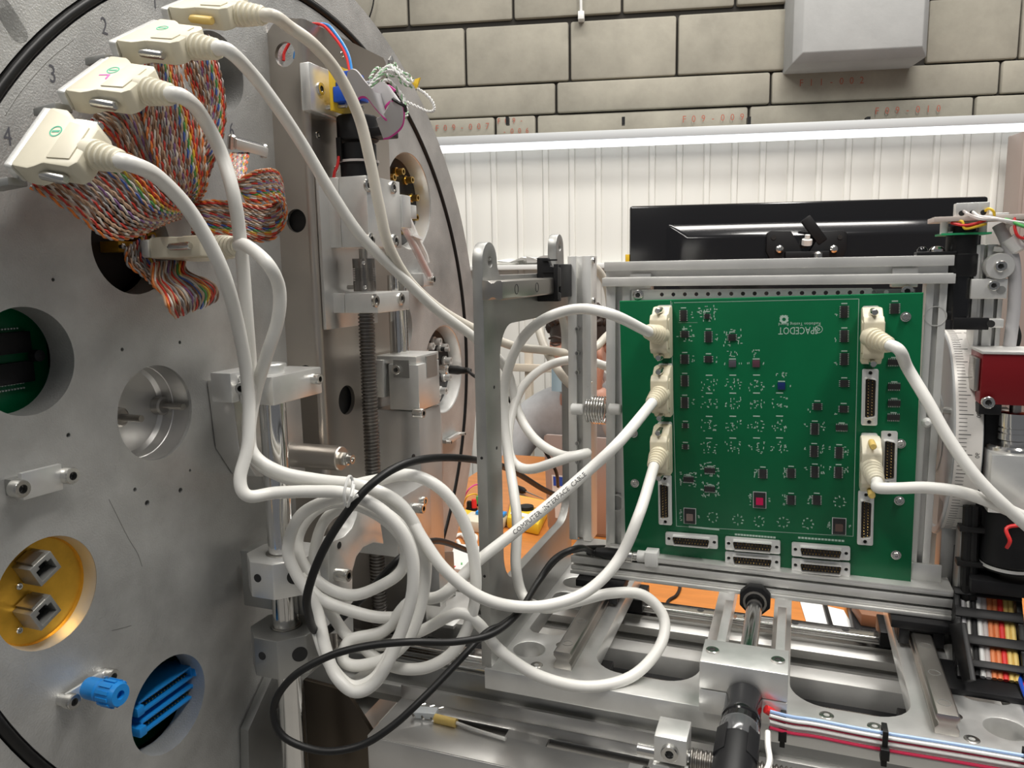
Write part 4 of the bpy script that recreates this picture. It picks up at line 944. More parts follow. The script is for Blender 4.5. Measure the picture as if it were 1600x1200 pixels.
part('top_cap', G().box(xA+.004, xB-.004, yA+.004, yB, zt-.008, zt), M['alu'], rc, bevel=.0008)
c = PY(608, 577, yA); part('window', G().box(XR_+.008, XR_+.026, yA-.0006, yA+.001, c.z-.008, c.z+.010), M['gray'], rc)
socket_screw(rc, (XR_+.012, yA, c.z), (0, -1, 0), .005, .003)
part('side_window', G().box(xB-.001, xB+.0006, yA+.018, yB-.014, c.z-.010, c.z+.012), M['gray'], rc)
zt, zb = PY(620, 634, YR_).z, -.42
pi = thing('drive_pillar', 'square grey pillar with two side screws below the rod clamp', 'pillar', (XR_, YR_, zb))
part('body', G().box(XR_-.018, XR_+.034, YR_-.026, YR_+.024, zb, zt), M['alub'], pi, bevel=.001)
part('front_strip', G().box(XR_-.03, XR_-.0185, YR_-.030, YR_+.02, zb, zt+.02), M['alub'], pi, bevel=.001)
for u, v in ((647, 645), (650, 782)):
    c = PX(u, v, XR_+.034); socket_screw(pi, (XR_+.034, c.y, c.z), (1, 0, 0), .005, .011)
c = PX(646, 714, XR_+.034); part('side_hole', G().cyl((XR_+.0335, c.y, c.z), (XR_+.0345, c.y, c.z), .003, n=14), M['dark'], pi)
xo = -.425; a, b_ = PX(652, 700, xo).y, PX(692, 700, xo).y; r = (b_-a)/2; zc = PX(672, 668, xo).z
poly = [(a, -.30), (b_-.02, -.30), (b_, -.26)]+[(a+r+r*math.cos(math.pi*i/14), zc+r*math.sin(math.pi*i/14)) for i in range(15)]
rcv = thing('round_topped_cover', 'polished cover plate with a round top fixed to the chamber plate', 'cover', (xo, a+r, -.30))
part('plate', G().prism(poly, XP-xo+.001, 0, mYZ(xo)), M['alub'], rcv, bevel=.0008)

# front steel shaft with clamps
XF, YF = -.392, .500
fz = lambda v: PY(440, v, YF).z
fs = thing('front_shaft', 'smooth vertical steel shaft nearest the plate with octagonal blocks', 'rod', (XF, YF, -.47))
part('rod', G().cyl((XF, YF, -.47), (XF, YF, fz(572)), .0105, n=32), M['polish'], fs)
part('end_cap', G().lathe((XF, YF, fz(572)), (0, 0, 1), [(.0112, -.006), (.0112, .001), (.010, .002)], 28), M['alu'], fs)
poly = [(PX(u, v, -.425).y, PX(u, v, -.425).z) for u, v in ((400, 745), (374, 703), (361, 596), (468, 590), (478, 745))]
cbk = thing('shaft_bracket', 'aluminium bracket clamping the front shaft top to the plate', 'bracket', (-.44, .52, poly[0][1]))
part('mount_plate', G().prism(poly, -.0245, 0, mYZ(-.425)), M['alub'], cbk, bevel=.001)
zt, zb = fz(577), fz(622)
part('clamp_body', G().box(-.425, XF-.0135, YF-.030, YF+.040, zb, zt), M['alu'], cbk, bevel=.001)
part('clamp_jaw', G().box(XF-.013, XF+.019, YF-.022, YF+.042, zb-.002, zt-.003), M['alu'], cbk, bevel=.001)
socket_screw(cbk, (XF-.006, YF-.022, (zb+zt)/2), (0.2, -1, 0), .005, .009); socket_screw(cbk, (XF+.019, YF+.030, (zb+zt)/2), (1, 0, 0), .0045, .007)
for lab, v0, v1, rad in (('octagonal aluminium block on the front shaft, the upper of two', 862, 915, .0265), ('octagonal aluminium block with a big cross hole on the front shaft, the lower of two', 975, 1032, .0275)):
    zt, zb = fz(v0), fz(v1); ob = thing('octagonal_block', lab, 'block', (XF, YF, zb), 'octagonal blocks on the front shaft')
    oct_ = [(XF+rad*1.08*math.cos(math.radians(22.5+45*i)), YF+rad*1.08*math.sin(math.radians(22.5+45*i))) for i in range(8)]
    part('body', G().slab(oct_, [circ(XF, YF, .0125, 28)], zb, zt, mXY()), M['gray' if 'lower' in lab else 'alu'], ob, bevel=.001)
    part('bushing', G().lathe((XF, YF, zt), (0, 0, 1), [(.0107, -.02), (.0107, .0005), (.0124, .0005), (.0124, -.02)], 28, close=True), M['rail'], ob)
    ax = Vector((math.cos(math.radians(-45)), math.sin(math.radians(-45)), 0)); q = Vector((XF, YF, (zb+zt)/2+.002))
    a2 = Vector((0, -1, 0))
    part('tapped_hole', G().lathe(q+a2*(rad*.998)+V(-.004, 0, 0), a2, [(.0034, -.001), (.0034, .0004)], 16), M['socket'], ob)
    part('cross_hole', G().lathe(q+ax*(rad*.998)+V(.004, .004, 0), ax, [(.0062, -.001), (.0062, .0004)], 20), M['socket'], ob)
    part('cap_screw', G().lathe(q+V(-rad, 0, 0), (-1, 0, 0), [(.004, 0), (.004, .003)], 12), M['screw'], ob)
a, b_ = PX(470, 712, XC), PX(514, 716, -.365)
yy, zz = .566, PY(490, 713, .566).z
so = thing('standoff_post', 'thick round steel standoff with a hex bolt sticking out beside the shaft', 'standoff', (XP, yy, zz))
part('barrel', G().lathe((XP, yy, zz), (1, 0, 0), [(.0110, 0), (.0110, .076), (.0102, .077)], 28), M['column'], so)
part('hex_nut', G().lathe((XP+.077, yy, zz), (1, 0, 0), [(.0065, 0), (.0065, .006)], 6), M['screw'], so, bevel=.0003)
part('bolt_end', G().lathe((XP+.083, yy, zz), (1, 0, 0), [(.0042, 0), (.0042, .005), (.0025, .005), (.0025, .003), (0, .003)], 14), M['screw'], so)
# gusset plates at the foot of the plate
pts = [PX(u, v, -.440) for u, v in ((434, 1038), (388, 1142), (390, 1290), (560, 1330), (500, 1038))]
gs = thing('gusset_plate', 'thin slanted gusset plate at the foot of the chamber plate', 'bracket', (-.445, .5, pts[2].z))
part('plate', G().prism([(p.y, p.z) for p in pts], -.009, 0, mYZ(-.440)), M['gray'], gs, bevel=.0006)
# clear tubing beside the bearing block
ct = thing('clear_tube', 'short clear plastic tube with pinkish tint and white tie beside the bearing block', 'tube', PX(648, 380, -.40))
part('tube', G().tube([PX(623, 335, -.40), PX(634, 360, -.40), PX(650, 390, -.40), PX(662, 414, -.40), PX(671, 432, -.40)], .0042, 12), M['clear'], ct)
part('white_sleeve', G().tube([PX(637, 342, -.402), PX(650, 372, -.402), PX(662, 396, -.402), PX(666, 410, -.402)], .0042, 10), M['whitep'], ct)
part('pink_core', G().tube([PX(634, 362, -.40), PX(650, 390, -.40), PX(671, 431, -.40)], .002, 8), mat('pink_fluid', (.75, .35, .33), .4), ct)
part('tie', G().obox(PX(648, 370, -.398), (0, .012, -.002), (0, .0004, .0014), (.004, 0, 0)), M['whitep'], ct)

# ================================================================ UPRIGHT GANTRY PLATE WITH RAIL (left of the board)
XG0, XG1 = -.2395, -.2305
def pg(u, v): return PX(u, v, XG1)
ZB = -.330                                       # top of the base plate
yf, yr = .556, .800
zt = pg(790, 437).z+.004
lr = (pg(777, 420).y-yf)/2
lug = lambda y0, r, zc: [(y0+r+r*math.cos(math.pi*i/14), zc+r*math.sin(math.pi*i/14)) for i in range(15)]
zl = PY(757, 377, yf).z-lr
wa, wb, w1, w0 = pg(783, 640).y, pg(886, 640).y+.01, pg(838, 497).z, pg(838, 864).z
outer = [(yf, ZB), (yr, ZB), (yr, zt)]+[(yr-.024, zt)]
l2 = lug(yr-.05, .013, zt+.026)
outer = [(yf, ZB), (yr, ZB), (yr, zt)]+[(yr-.022, zt)]+l2+[(yr-.052, zt), (yf+2*lr+.006, zt), (yf+2*lr+.001, zt+.006)]+lug(yf, lr, zl)
c = pg(765, 403); c2 = (yr-.037, zt+.026)
gp = thing('gantry_plate', 'upright grey aluminium plate with rounded lugs and a big window left of the board', 'plate', (XG0, .6, ZB))
part('plate', G().slab(outer, [rrect(wa, wb, w0, w1, .03, 8), circ(yf+lr*1.05, zl, .0045, 16), circ(c2[0], c2[1], .004, 14)], XG0, XG1, lambda a, b, c: (c, a, b)), M['gray'], gp, bevel=.0006)
for u, v in ((772, 605), (776, 700), (812, 843)):
    c = pg(u, v); part('tapped_hole', G().cyl((XG1-.001, c.y, c.z), (XG1+.0003, c.y, c.z), .0014, n=12), M['dark'], gp)
for z in (-.15, -.25): part('edge_hole', G().cyl(((XG0+XG1)/2, yf-.0003, z), ((XG0+XG1)/2, yf+.001, z), .0012, n=12), M['dark'], gp)
# horizontal profile rail on the plate
def rail_profile(w, h):          # (across, up)
    return [(-w/2, 0), (w/2, 0), (w/2, h*.28), (w*.36, h*.45), (w*.36, h*.58), (w/2, h*.74), (w/2, h*.92), (w*.42, h), (-w*.42, h), (-w/2, h*.92), (-w/2, h*.74), (-w*.36, h*.58), (-w*.36, h*.45), (-w/2, h*.28)]
rz1, rz0 = pg(782, 437).z, pg(782, 466).z; rc_ = (rz0+rz1)/2
rg = thing('gantry_rail', 'short horizontal steel guide rail bolted along the top of the gantry plate', 'rail', (XG1, .65, rz0))
part('rail', G().prism(rail_profile(rz1-rz0, .017), yf-.002, yr-.01, lambda a, b, c: (XG1+b, c, rc_+a)), M['rail'], rg, bevel=.0003)
for y in (.585, .637, .69): part('rail_hole', G().lathe((XG1+.0171, y, rc_), (1, 0, 0), [(.0042, -.0005), (.0042, .0002), (.0036, .0002), (.0036, -.003), (0, -.003)], 16), M['socket'], rg)
# black carriage on that rail
cz1, cz0 = PX(875, 402, -.205).z, PX(875, 472, -.205).z
ca = thing('gantry_carriage', 'black plastic-ended carriage on the gantry rail beside the upright profile', 'carriage', (-.21, .71, cz0))
o_ = [(.0, 0), (.021, 0), (.021, .010), (.017, .012), (.017, .016), (.021, .018), (.021, .040), (.013, .042), (.010, .052), (0, .052)]
zz = lambda b: cz0+b/.052*(cz1-cz0)
part('end_cap', G().prism([(XG1+a, zz(b)) for a, b in o_], .688, .697, lambda a, b, c: (a, c, b)), M['black'], ca, bevel=.0008)
part('body', G().box(XG1+.0175, XG1+.0205, .697, .735, cz0+.003, cz1-.006), M['blackm'], ca, bevel=.001)
for k in range(4): part('rib', G().box(XG1+.006, XG1+.020, .6862, .6885, cz0+.006+k*.0105, cz0+.0075+k*.0105), M['black'], ca)
part('end_plate', G().box(XG1+.017, XG1+.021, .6855, .689, cz0+.002, cz1-.006), M['black'], ca, bevel=.0004)

# ================================================================ BOARD FRAME OF SLOTTED PROFILES
YB = .724
def bd(u, v): return PY(u, v, YB)
def profile(thg, name, a, b, W, N, w, d, slots=1, mt='alux'):
    """slotted extrusion from a to b; W across the face, N face normal (out); w wide, d deep"""
    a, b = Vector(a), Vector(b); W = Vector(W).normalized(); N = Vector(N).normalized(); A = b-a
    sw, sd = w/slots*.26, d*.32; pts = [(-w/2, 0)]
    for i in range(slots):
        cx = -w/2+w*(i+.5)/slots
        pts += [(cx-sw/2, 0), (cx-sw/2, -d*.1), (cx-sw*.85, -d*.1), (cx-sw*.85, -sd), (cx+sw*.85, -sd), (cx+sw*.85, -d*.1), (cx+sw/2, -d*.1), (cx+sw/2, 0)]
    pts += [(w/2, 0), (w/2, -d), (-w/2, -d)]
    return part(name, G().prism(pts, 0, 1, lambda p, q, s: a+W*p+N*q+A*s), M[mt], thg, bevel=.0004)
ff = .733                                            # front face of the frame
fm = thing('board_frame', 'square frame of slotted aluminium profiles holding the green board', 'frame', (-.03, ff, PY(1200, 925, ff).z))
F_ = lambda u, v: PY(u, v, ff)
tl, tr2 = F_(946, 424), F_(1485, 411); bl, br_ = F_(947, 872), F_(1453, 925)
xl0, xl1 = F_(947, 600).x, F_(986, 600).x; xr0, xr1 = F_(1438, 600).x, F_(1471, 600).x
ztop, zt2 = F_(1215, 404).z, F_(1215, 445).z
zb1, zb0 = PY(1200, 894, .712).z, PY(1200, 926, .712).z
profile(fm, 'top_profile', (xl0-.001, ff-.004, (ztop+zt2)/2), (xr1+.003, ff-.004, (ztop+zt2)/2), (0, 0, 1), (0, -1, 0), ztop-zt2, .024)
part('top_ledge', G().box(xl0-.002, xr1+.004, ff-.0085, ff-.004, zt2, zt2+.008), M['alux'], fm, bevel=.0004)
profile(fm, 'left_profile', ((xl0+xl1)/2, ff, zb1), ((xl0+xl1)/2, ff, zt2), (1, 0, 0), (0, -1, 0), xl1-xl0, .022)
profile(fm, 'right_profile', ((xr0+xr1)/2, ff, zb1), ((xr0+xr1)/2, ff, zt2), (1, 0, 0), (0, -1, 0), xr1-xr0, .022)
for u, v in ((1462, 494), (963, 786)):
    c = F_(u, v); part('access_hole', G().lathe((c.x, ff, c.z), (0, -1, 0), [(.0085, -.006), (.0085, .0004), (.0078, .0004), (.0078, -.006)], 24, close=True), M['alux'], fm)
    part('access_hole_floor', G().lathe((c.x, ff, c.z), (0, -1, 0), [(.0080, -.006), (.0080, -.004)], 24), M['gray'], fm)
c = F_(1448, 660); part('slot_screw', G().lathe((c.x, ff, c.z), (0, -1, 0), [(.004, -.004), (.004, .002), (.002, .004)], 14), M['whitep'], fm)
for u in (1446, 972):
    c = F_(u, 900 if u > 1200 else 868); part('corner_bracket', G().box(c.x-.012, c.x+.012, ff-.003, ff, c.z-.004, c.z+.012), M['alux'], fm, bevel=.0006)
# bottom bar on its own, wider
bx = thing('frame_base_bar', 'long double-slotted aluminium bar under the green board', 'bar', (-.03, .72, zb0))
xb0, xb1 = PY(892, 880, .712).x, PY(1490, 930, .712).x
profile(bx, 'bar', (xb0, .712, (zb1+zb0)/2), (xb1, .712, (zb1+zb0)/2), (0, 0, 1), (0, -1, 0), zb1-zb0, .034, slots=2)
part('lower_flange', G().box(xb0, xb1, .709, .722, zb0-.004, zb0-.0003), M['alux'], bx, bevel=.0005)
part('top_strip', G().box(xb0, xb1, .712, .746, zb1+.0001, zb1+.0016), M['alux'], bx)
# left upright profile outside the frame
lp_ = thing('upright_profile', 'slotted aluminium upright between gantry plate and board frame', 'profile', (-.2, .735, ZB))
xa, xb = PY(888, 600, .735).x, PY(923.5, 600, .735).x
profile(lp_, 'profile', ((xa+xb)/2, .735, zb1+.002), ((xa+xb)/2, .735, PY(905, 400, .735).z), (1, 0, 0), (0, -1, 0), xb-xa, .024)
for v in (514, 552, 582, 693, 722, 757):
    c = PY(905, v, .735); part('slot_nut', G().lathe((c.x-.002, .7345, c.z), (0, -1, 0), [(.0022, -.004), (.0022, .0003), (.0012, .0003), (.0012, -.002), (0, -.002)], 12), M['gray'], lp_)
for v in (407, 470): c = PY(920, v, .735); part('side_screw', G().lathe((xb, .742, c.z), (1, 0, 0), [(.003, 0), (.003, .002)], 12), M['screw'], lp_)
# spring and rollers between upright and frame
s0, s1 = PY(918, 640, .742), PY(947, 640, .742)
sp = thing('coil_spring', 'small bright coil spring between the upright profile and the frame', 'spring', s0)
P = []
for i in range(7*14+1):
    t = i/14; P.append((s0.x+(s1.x-s0.x)*t/7, .742+.0132*math.cos(2*math.pi*t), s0.z+.0132*math.sin(2*math.pi*t)))
part('coil', G().tube(P, .0011, 7, raw=True), M['polish'], sp, ang=70)
part('hook', G().tube([P[0], (s0.x-.001, .738, s0.z+.018), (s0.x+.006, .736, s0.z+.030)], .0011, 7), M['polish'], sp)
for u, lab in ((902, 'pale round roller pin on the upright profile beside the spring'), (961, 'pale round roller pin on the frame beside the spring')):
    c = PY(u, 639, .731); solo('roller_pin', G().lathe((c.x-.006, .730, c.z), (1, 0, 0), [(.0045, 0), (.0055, .001), (.0055, .011), (.0045, .012)], 18), M['whitep'], lab, 'pin', c)
# perforated strip behind the board top
zs1, zs0 = PY(1210, 451, .730).z, PY(1210, 480, .730).z
ps = thing('perforated_strip', 'thin metal strip with a row of holes behind the top of the board', 'strip', (-.03, .73, zs0))
x0, x1 = PY(987, 460, .730).x, PY(1377, 460, .730).x
hl = [];
for i in range(20):
    u = 1034+i*17.9+ i*i*.03; c = PY(u, 460.2-(u-1034)*.0105, .730); hl.append(circ(c.x, c.z, .0019, 10))
part('strip', G().slab([(x0, zs0), (x1, zs0), (x1, zs1-.008), (x1-.008, zs1), (x0, zs1)], hl, .730, .7315, lambda a, b, c: (a, c, b)), M['alux'], ps)
x2 = PY(1430, 455, .731).x
part('lower_strip', G().box(x1-.012, x2, .7316, .7326, zs0, zs1-.001), M['gray'], ps)
part('left_tab', G().box(x0-.002, x0+.016, .7316, .7326, zs0, zs1-.001), M['gray'], ps)
for u, v in ((997, 461), (1418, 455)): c = PY(u, v, .730); socket_screw(ps, (c.x, .7316 if u > 1200 else .730, c.z), (0, -1, 0), .005, .002)
for u, v in ((1003, 447), (1412, 441)):
    c = PY(u, v, .74); part('hanger', G().box(c.x-.010, c.x+.010, .7326, .748, c.z-.004, c.z+.012), M['alux'], ps, bevel=.0005)

# ================================================================ GREEN TEST BOARD
TL, TR, BR, BL = bd(968, 471), bd(1443, 458), bd(1423, 910), bd(978, 878)
Ad = (TR-TL).normalized(); Bd = V(-Ad.z, 0, Ad.x); Nd = V(0, -1, 0)
bt = thing('test_board', 'large square green circuit board covered with chips and connectors', 'circuit board', BL)
part('board', G().add([p+V(0, d, 0) for d in (0, .0016) for p in (TL, TR, BR, BL)], [(0, 1, 2, 3), (7, 6, 5, 4), (0, 4, 5, 1), (1, 5, 6, 2), (2, 6, 7, 3), (3, 7, 4, 0)]), M['pcb'], bt, bevel=.0002)
e = G().obox((TL+TR)/2+V(0, .0008, .0001), (TR-TL)/2, V(0, .0008, 0), Bd*.0004); part('top_edge', e, M['pcbe'], bt)
bm = lambda c: (lambda a, b, h: c+Ad*a+Bd*b+Nd*h)
# silkscreen: outlines, footprints, lettering
sk = G()
def line(u0, v0, u1, v1, w=.00035):
    a, b = bd(u0, v0), bd(u1, v1); d = (b-a).normalized(); n = V(-d.z, 0, d.x)*w
    sk.add([a-n+Nd*.0001, b-n+Nd*.0001, b+n+Nd*.0001, a+n+Nd*.0001], [(0, 1, 2, 3)])
line(1048, 470, 1057, 822, .0002); line(1053, 473, 1342, 467, .0002); line(1342, 467, 1333, 838, .0002); line(1057, 822, 1333, 838, .0002)
line(1050, 472, 1050, 600, .0001); line(1060, 504, 1090, 504, .0001)
r4 = random.Random(21)
def pads(c, n, w, h, s=1.0):
    for i in range(n):
        p = c+Ad*r4.uniform(-w, w)+Bd*r4.uniform(-h, h); a, b = (.0008, .0003) if r4.random() < .5 else (.0003, .0008)
        sk.add([p+Ad*(x*a*s)+Bd*(y*b*s)+Nd*.00012 for x, y in ((-1, -1), (1, -1), (1, 1), (-1, 1))], [(0, 1, 2, 3)])
def dash(c, w): sk.add([c+Ad*(x*w)+Bd*(y*.0005)+Nd*.00012 for x, y in ((-1, -1), (1, -1), (1, 1), (-1, 1))], [(0, 1, 2, 3)])
for u in (1108, 1145, 1182, 1218):
    for v in (601, 629, 665, 699):
        if u == 1218 and v == 601: continue
        c = bd(u, v)
        for ox, k in ((-.0055, 4), (0, 8), (.0055, 6)): pads(c+Ad*ox, k, .0019, .0055)
        dash(c+Bd*.0088, .003)
for u, v in ((1114, 808), (1153, 812), (1186, 815), (1224, 816), (1262, 818), (1312, 784)):
    c = bd(u, v)
    for i in range(8):
        t = math.pi/4*i; p = c+Ad*(.0045*math.cos(t))+Bd*(.0045*math.sin(t)); pads(p, 2, .0006, .0006)
write(sk, 'SPACEDOT', .0092, bd(1247, 516), -Ad, -Bd, Nd, .00015, .72)
write(sk, 'Radiation Testing Board', .0036, bd(1249, 506), -Ad, -Bd, Nd, .00015)
c = bd(1279, 514.5)
for r, t in ((.0034, .0005), (.0012, .0006)): sk.slab(circ(0, 0, r, 20), [circ(0, 0, r-t, 20)], .0001, .00016, bm(c))
c = bd(1225, 499); sk.slab([(r_*math.cos(math.pi*i/8), r_*math.sin(math.pi*i/8)) for i in range(16) for r_ in ((.0042 if i % 2 else .0034),)], [circ(0, 0, .0016, 12)], .0001, .00016, bm(c)); dash(bd(1225, 494), .0032)
for u, v, s in ((1100, 826, 22), (1180, 838, 30), (1283, 843, 34)):
    a = bd(u-s, v-3); b = bd(u+s, v+s*.06)
    for k in range(14): p = a.lerp(b, k/13); sk.add([p+Ad*(x*.0011)+Bd*(y*.0009)+Nd*.00012 for x, y in ((-1, -1), (1, -1), (1, 1), (-1, 1))], [(0, 1, 2, 3)])
# chips
def chip_geo(w, h, n, vertical=True):
    g = G(); g.box(-w/2, w/2, -h/2, h/2, .0002, .0014); g.m = 1
    for s in (-1, 1):
        for i in range(n):
            t = (i+.5)/n-.5
            if vertical: g.box(s*w/2, s*(w/2+.0012), t*h-.0003, t*h+.0003, 0, .0007)
            else: g.box(t*w-.0003, t*w+.0003, s*h/2, s*(h/2+.0012), 0, .0007)
    g.m = 0
    g.lathe((-w*.25, h*.32, .0014), (0, 0, 1), [(.0005, 0), (.0005, .0001)], 8)
    return g
Mb = Matrix.Identity(4)
for i in range(3): Mb[i][0], Mb[i][1], Mb[i][2] = Ad[i], Bd[i], Nd[i]
proto = {}
def chip(u, v, kind):
    w, h, n, ve = {'tall': (.0052, .0105, 7, True), 'mid': (.0060, .0088, 6, True), 'sq': (.0062, .0062, 4, True), 'small': (.0042, .0048, 3, True), 'wide': (.0098, .0046, 7, False)}[kind]
    if kind not in proto:
        me = _mesh('chip', chip_geo(w, h, n, ve), [M['chip'], M['tin']], (0, 0, 0), .0001); proto[kind] = me
    o = bpy.data.objects.new('chip', proto[kind]); COL.objects.link(o); o.parent = bt
    c = bd(u, v)-ORI[bt.name]; o.matrix_local = Matrix.Translation(c) @ Mb; ORI[o.name] = ORI[bt.name]
    dash(bd(u, v)+Bd*(h/2+.0018), .0024)
for u, v in ((1068, 493), (1107, 526), (1070, 595), (1070, 629), (1319, 487), (1319, 525), (1319, 561), (1311, 707), (1273, 670), (1272, 705), (1273, 737), (1310, 738)): chip(u, v, 'tall')
for u, v in ((1070, 561), (1192, 740), (1236, 739), (1236, 781), (1276, 781), (1398, 482)): chip(u, v, 'mid')
for u, v in ((1107, 561), (1319, 599), (1277, 635), (1318, 639), (1070, 522), (1144, 527)): chip(u, v, 'sq')
for u, v in ((1071, 665), (1071, 698), (1105, 494)): chip(u, v, 'small')
for u, v in ((1397, 566), (1397, 604), (1397, 630), (1396, 652), (1315, 668), (1109, 735), (1109, 764), (1076, 749)): chip(u, v, 'wide')
for u, v, n in ((1105, 491, 30), (1070, 522, 18), (1144, 527, 22), (1109, 734, 34), (1076, 749, 30), (1109, 765, 34)): pads(bd(u, v), n, .0085, .0075, 1.2)
for u, v in ((1192, 740), (1236, 739), (1236, 781), (1276, 781)): pads(bd(u-11, v), 9, .0014, .005)
for u, v in ((1273, 670), (1272, 705), (1273, 737), (1311, 707), (1310, 738)): pads(bd(u+13, v-3), 7, .002, .004); pads(bd(u-14, v-6), 3, .001, .002)
for u, v in ((1068, 493), (1070, 561), (1107, 561), (1070, 629), (1107, 526)): pads(bd(u+13, v), 4, .001, .003)
for u, v in ((1319, 487), (1319, 525), (1319, 561), (1318, 639), (1277, 635)): pads(bd(u-13, v+6), 3, .001, .0015)
for u, v, s, cn in ((1078, 806, 0, 'grey'), (1187, 781, 1, 'red'), (1311, 822, 0, 'dark')):
    c = bd(u, v); w, h = .0105, .0145
    q = part('image_sensor', G().obox(c+Nd*.001, Ad*w/2, Bd*h/2, Nd*.001), M['chip'], bt, bevel=.0002)
    part('sensor_frame', G().slab([(-w*.56, -h*.54), (w*.56, -h*.54), (w*.56, h*.54), (-w*.56, h*.54)], [[(-w*.5, -h*.47), (w*.5, -h*.47), (w*.5, h*.47), (-w*.5, h*.47)]], .0001, .0006, bm(c)), M['tin'], q)
    dm = {'grey': mat('sensor_die_grey', (.30, .22, .20), .25, .6), 'red': mat('sensor_die_red', (.75, .02, .12), .25, .5), 'dark': mat('sensor_die_brown', (.18, .12, .10), .25, .6)}[cn]
    part('sensor_die', G().obox(c+Nd*.0021-Bd*h*.06, Ad*w*.30, Bd*h*.24, Nd*.0002), dm, q)
    pads(c-Ad*.0085, 10, .001, .0055); pads(c+Ad*.0088, 3, .0008, .002)
for u, v, col in ((1144.5, 568, (.10, .09, .11)), (1181.5, 568, (.12, .05, .07)), (1221, 603, (.01, .03, .14))):
    c = bd(u, v); part('photodiode', G().obox(c+Nd*.0007, Ad*.0032, Bd*.0032, Nd*.0007), mat('photodiode_die', col, .3, .2), bt, bevel=.0002)
    dash(c+Bd*.0042, .003); pads(c+Ad*.007, 2, .0012, .0008); pads(c-Ad*.0068, 2, .001, .0008); pads(c+Bd*.0095, 9, .0045, .003)
part('silkscreen', sk, M['silk'], bt, kind='stuff')
for u, v in ((990, 677), (992, 755), (1415, 495), (1407, 693), (1405, 782), (1400, 867)):
    c = bd(u, v); s = part('board_screw', G().lathe(c, Nd, [(.0042, 0), (.0042, .0006), (.0031, .0007), (.0031, .0026), (.0026, .0032), (.0013, .0032), (.0013, .0015), (0, .0015)], 18), M['screw'], bt)
def dsub(u, v, vertical, lab=None, L=.0492, w=.0128):
    c = bd(u, v); A_, B_ = (Bd, -Ad) if vertical else (Ad, Bd)
    mp = lambda a, b, h: c+A_*a+B_*b+Nd*h; h = L/2
    q = part('pin_connector', G().slab(rrect(-h, h, -w/2, w/2, .0015, 4), [circ(-h*.87, 0, .0016, 12), circ(h*.87, 0, .0016, 12)], .001, .004, mp), M['tin'], bt, bevel=.0003)
    dpoly = lambda s, t: [(-h*.70*s, t), (h*.70*s, t), (h*.73*s, t*.6), (h*.68*s, -t*.75), (h*.64*s, -t), (-h*.64*s, -t), (-h*.68*s, -t*.75), (-h*.73*s, t*.6)]
    part('connector_shell', G().slab(dpoly(1, w*.37), [dpoly(.955, w*.31)], .004, .0098, mp), M['tin'], q, bevel=.0003)
    part('connector_insert', G().prism(dpoly(.955, w*.31), .0042, .0052, mp), M['insert'], q)
    g = G()
    for row, n in ((1, 13), (-1, 12)):
        for i in range(n): g.lathe(mp((i-(n-1)/2)*.00262, row*.0015, .0052), Nd, [(.00038, 0), (.00038, .0030), (0, .0034)], 6)
    part('pins', g, M['gold'], q, kind='stuff')
    for s in (-1, 1): part('lock_nut', G().lathe(mp(s*h*.87, 0, .003), Nd, [(.0015, -.001), (.0015, -.0004)], 10), M['dark'], q)
for u, v in ((1081, 842.5), (1176, 850), (1176, 873), (1282, 859.5), (1282, 884)): dsub(u, v, False)
for u, v in ((1040, 780), (1358.5, 620), (1388, 716), (1352, 808)): dsub(u, v, True)

# ================================================================ BASE: sliding plate, rails, drive
XM = -.030
bp = thing('base_plate', 'thick machined aluminium base plate with round and long windows under the board', 'plate', (XM, .68, ZB-.018))
def notch(x0, x1, y0, r, yb=.815, n=8):          # right to left, open towards the back
    o = [(x1, yb)]+[(x1-r+r*math.cos(t), y0+r+r*math.sin(t)) for t in [-math.pi/2*i/n for i in range(n+1)]]
    return o+[(x0+r-r*math.sin(t), y0+r-r*math.cos(t)) for t in [math.pi/2*i/n for i in range(n+1)]]+[(x0, yb)]
outer = [(-.236, .553), (.176, .553), (.176, .815)]+notch(.004, .090, .582, .028)+notch(-.050, -.012, .60, .004)+notch(-.153, -.066, .582, .028)+[(-.236, .815)]
hl = [circ(-.211, .596, .0140, 32), circ(.149, .594, .0140, 32), circ(-.211, .749, .0140, 32), circ(.149, .749, .0140, 32),
      rrect(-.224, -.190, .628, .722, .010), rrect(.128, .162, .628, .722, .010)]
part('plate', G().slab(outer, hl, ZB-.018, ZB, mXY()), M['alu'], bp, bevel=.0007)
for x, y in ((-.196, .572), (-.186, .612), (.030, .571), (.062, .567), (.118, .600), (.124, .572)):
    s = part('countersunk_screw', G().lathe((x, y, ZB), (0, 0, 1), [(.0052, -.001), (.0052, .0003), (.0046, .0006), (.0022, .0006), (.002, -.001), (0, -.001)], 18), M['screw'], bp)
    part('hex_recess', G().lathe((x, y, ZB-.0008), (0, 0, 1), [(.002, 0), (.002, .0002)], 6), M['socket'], s)
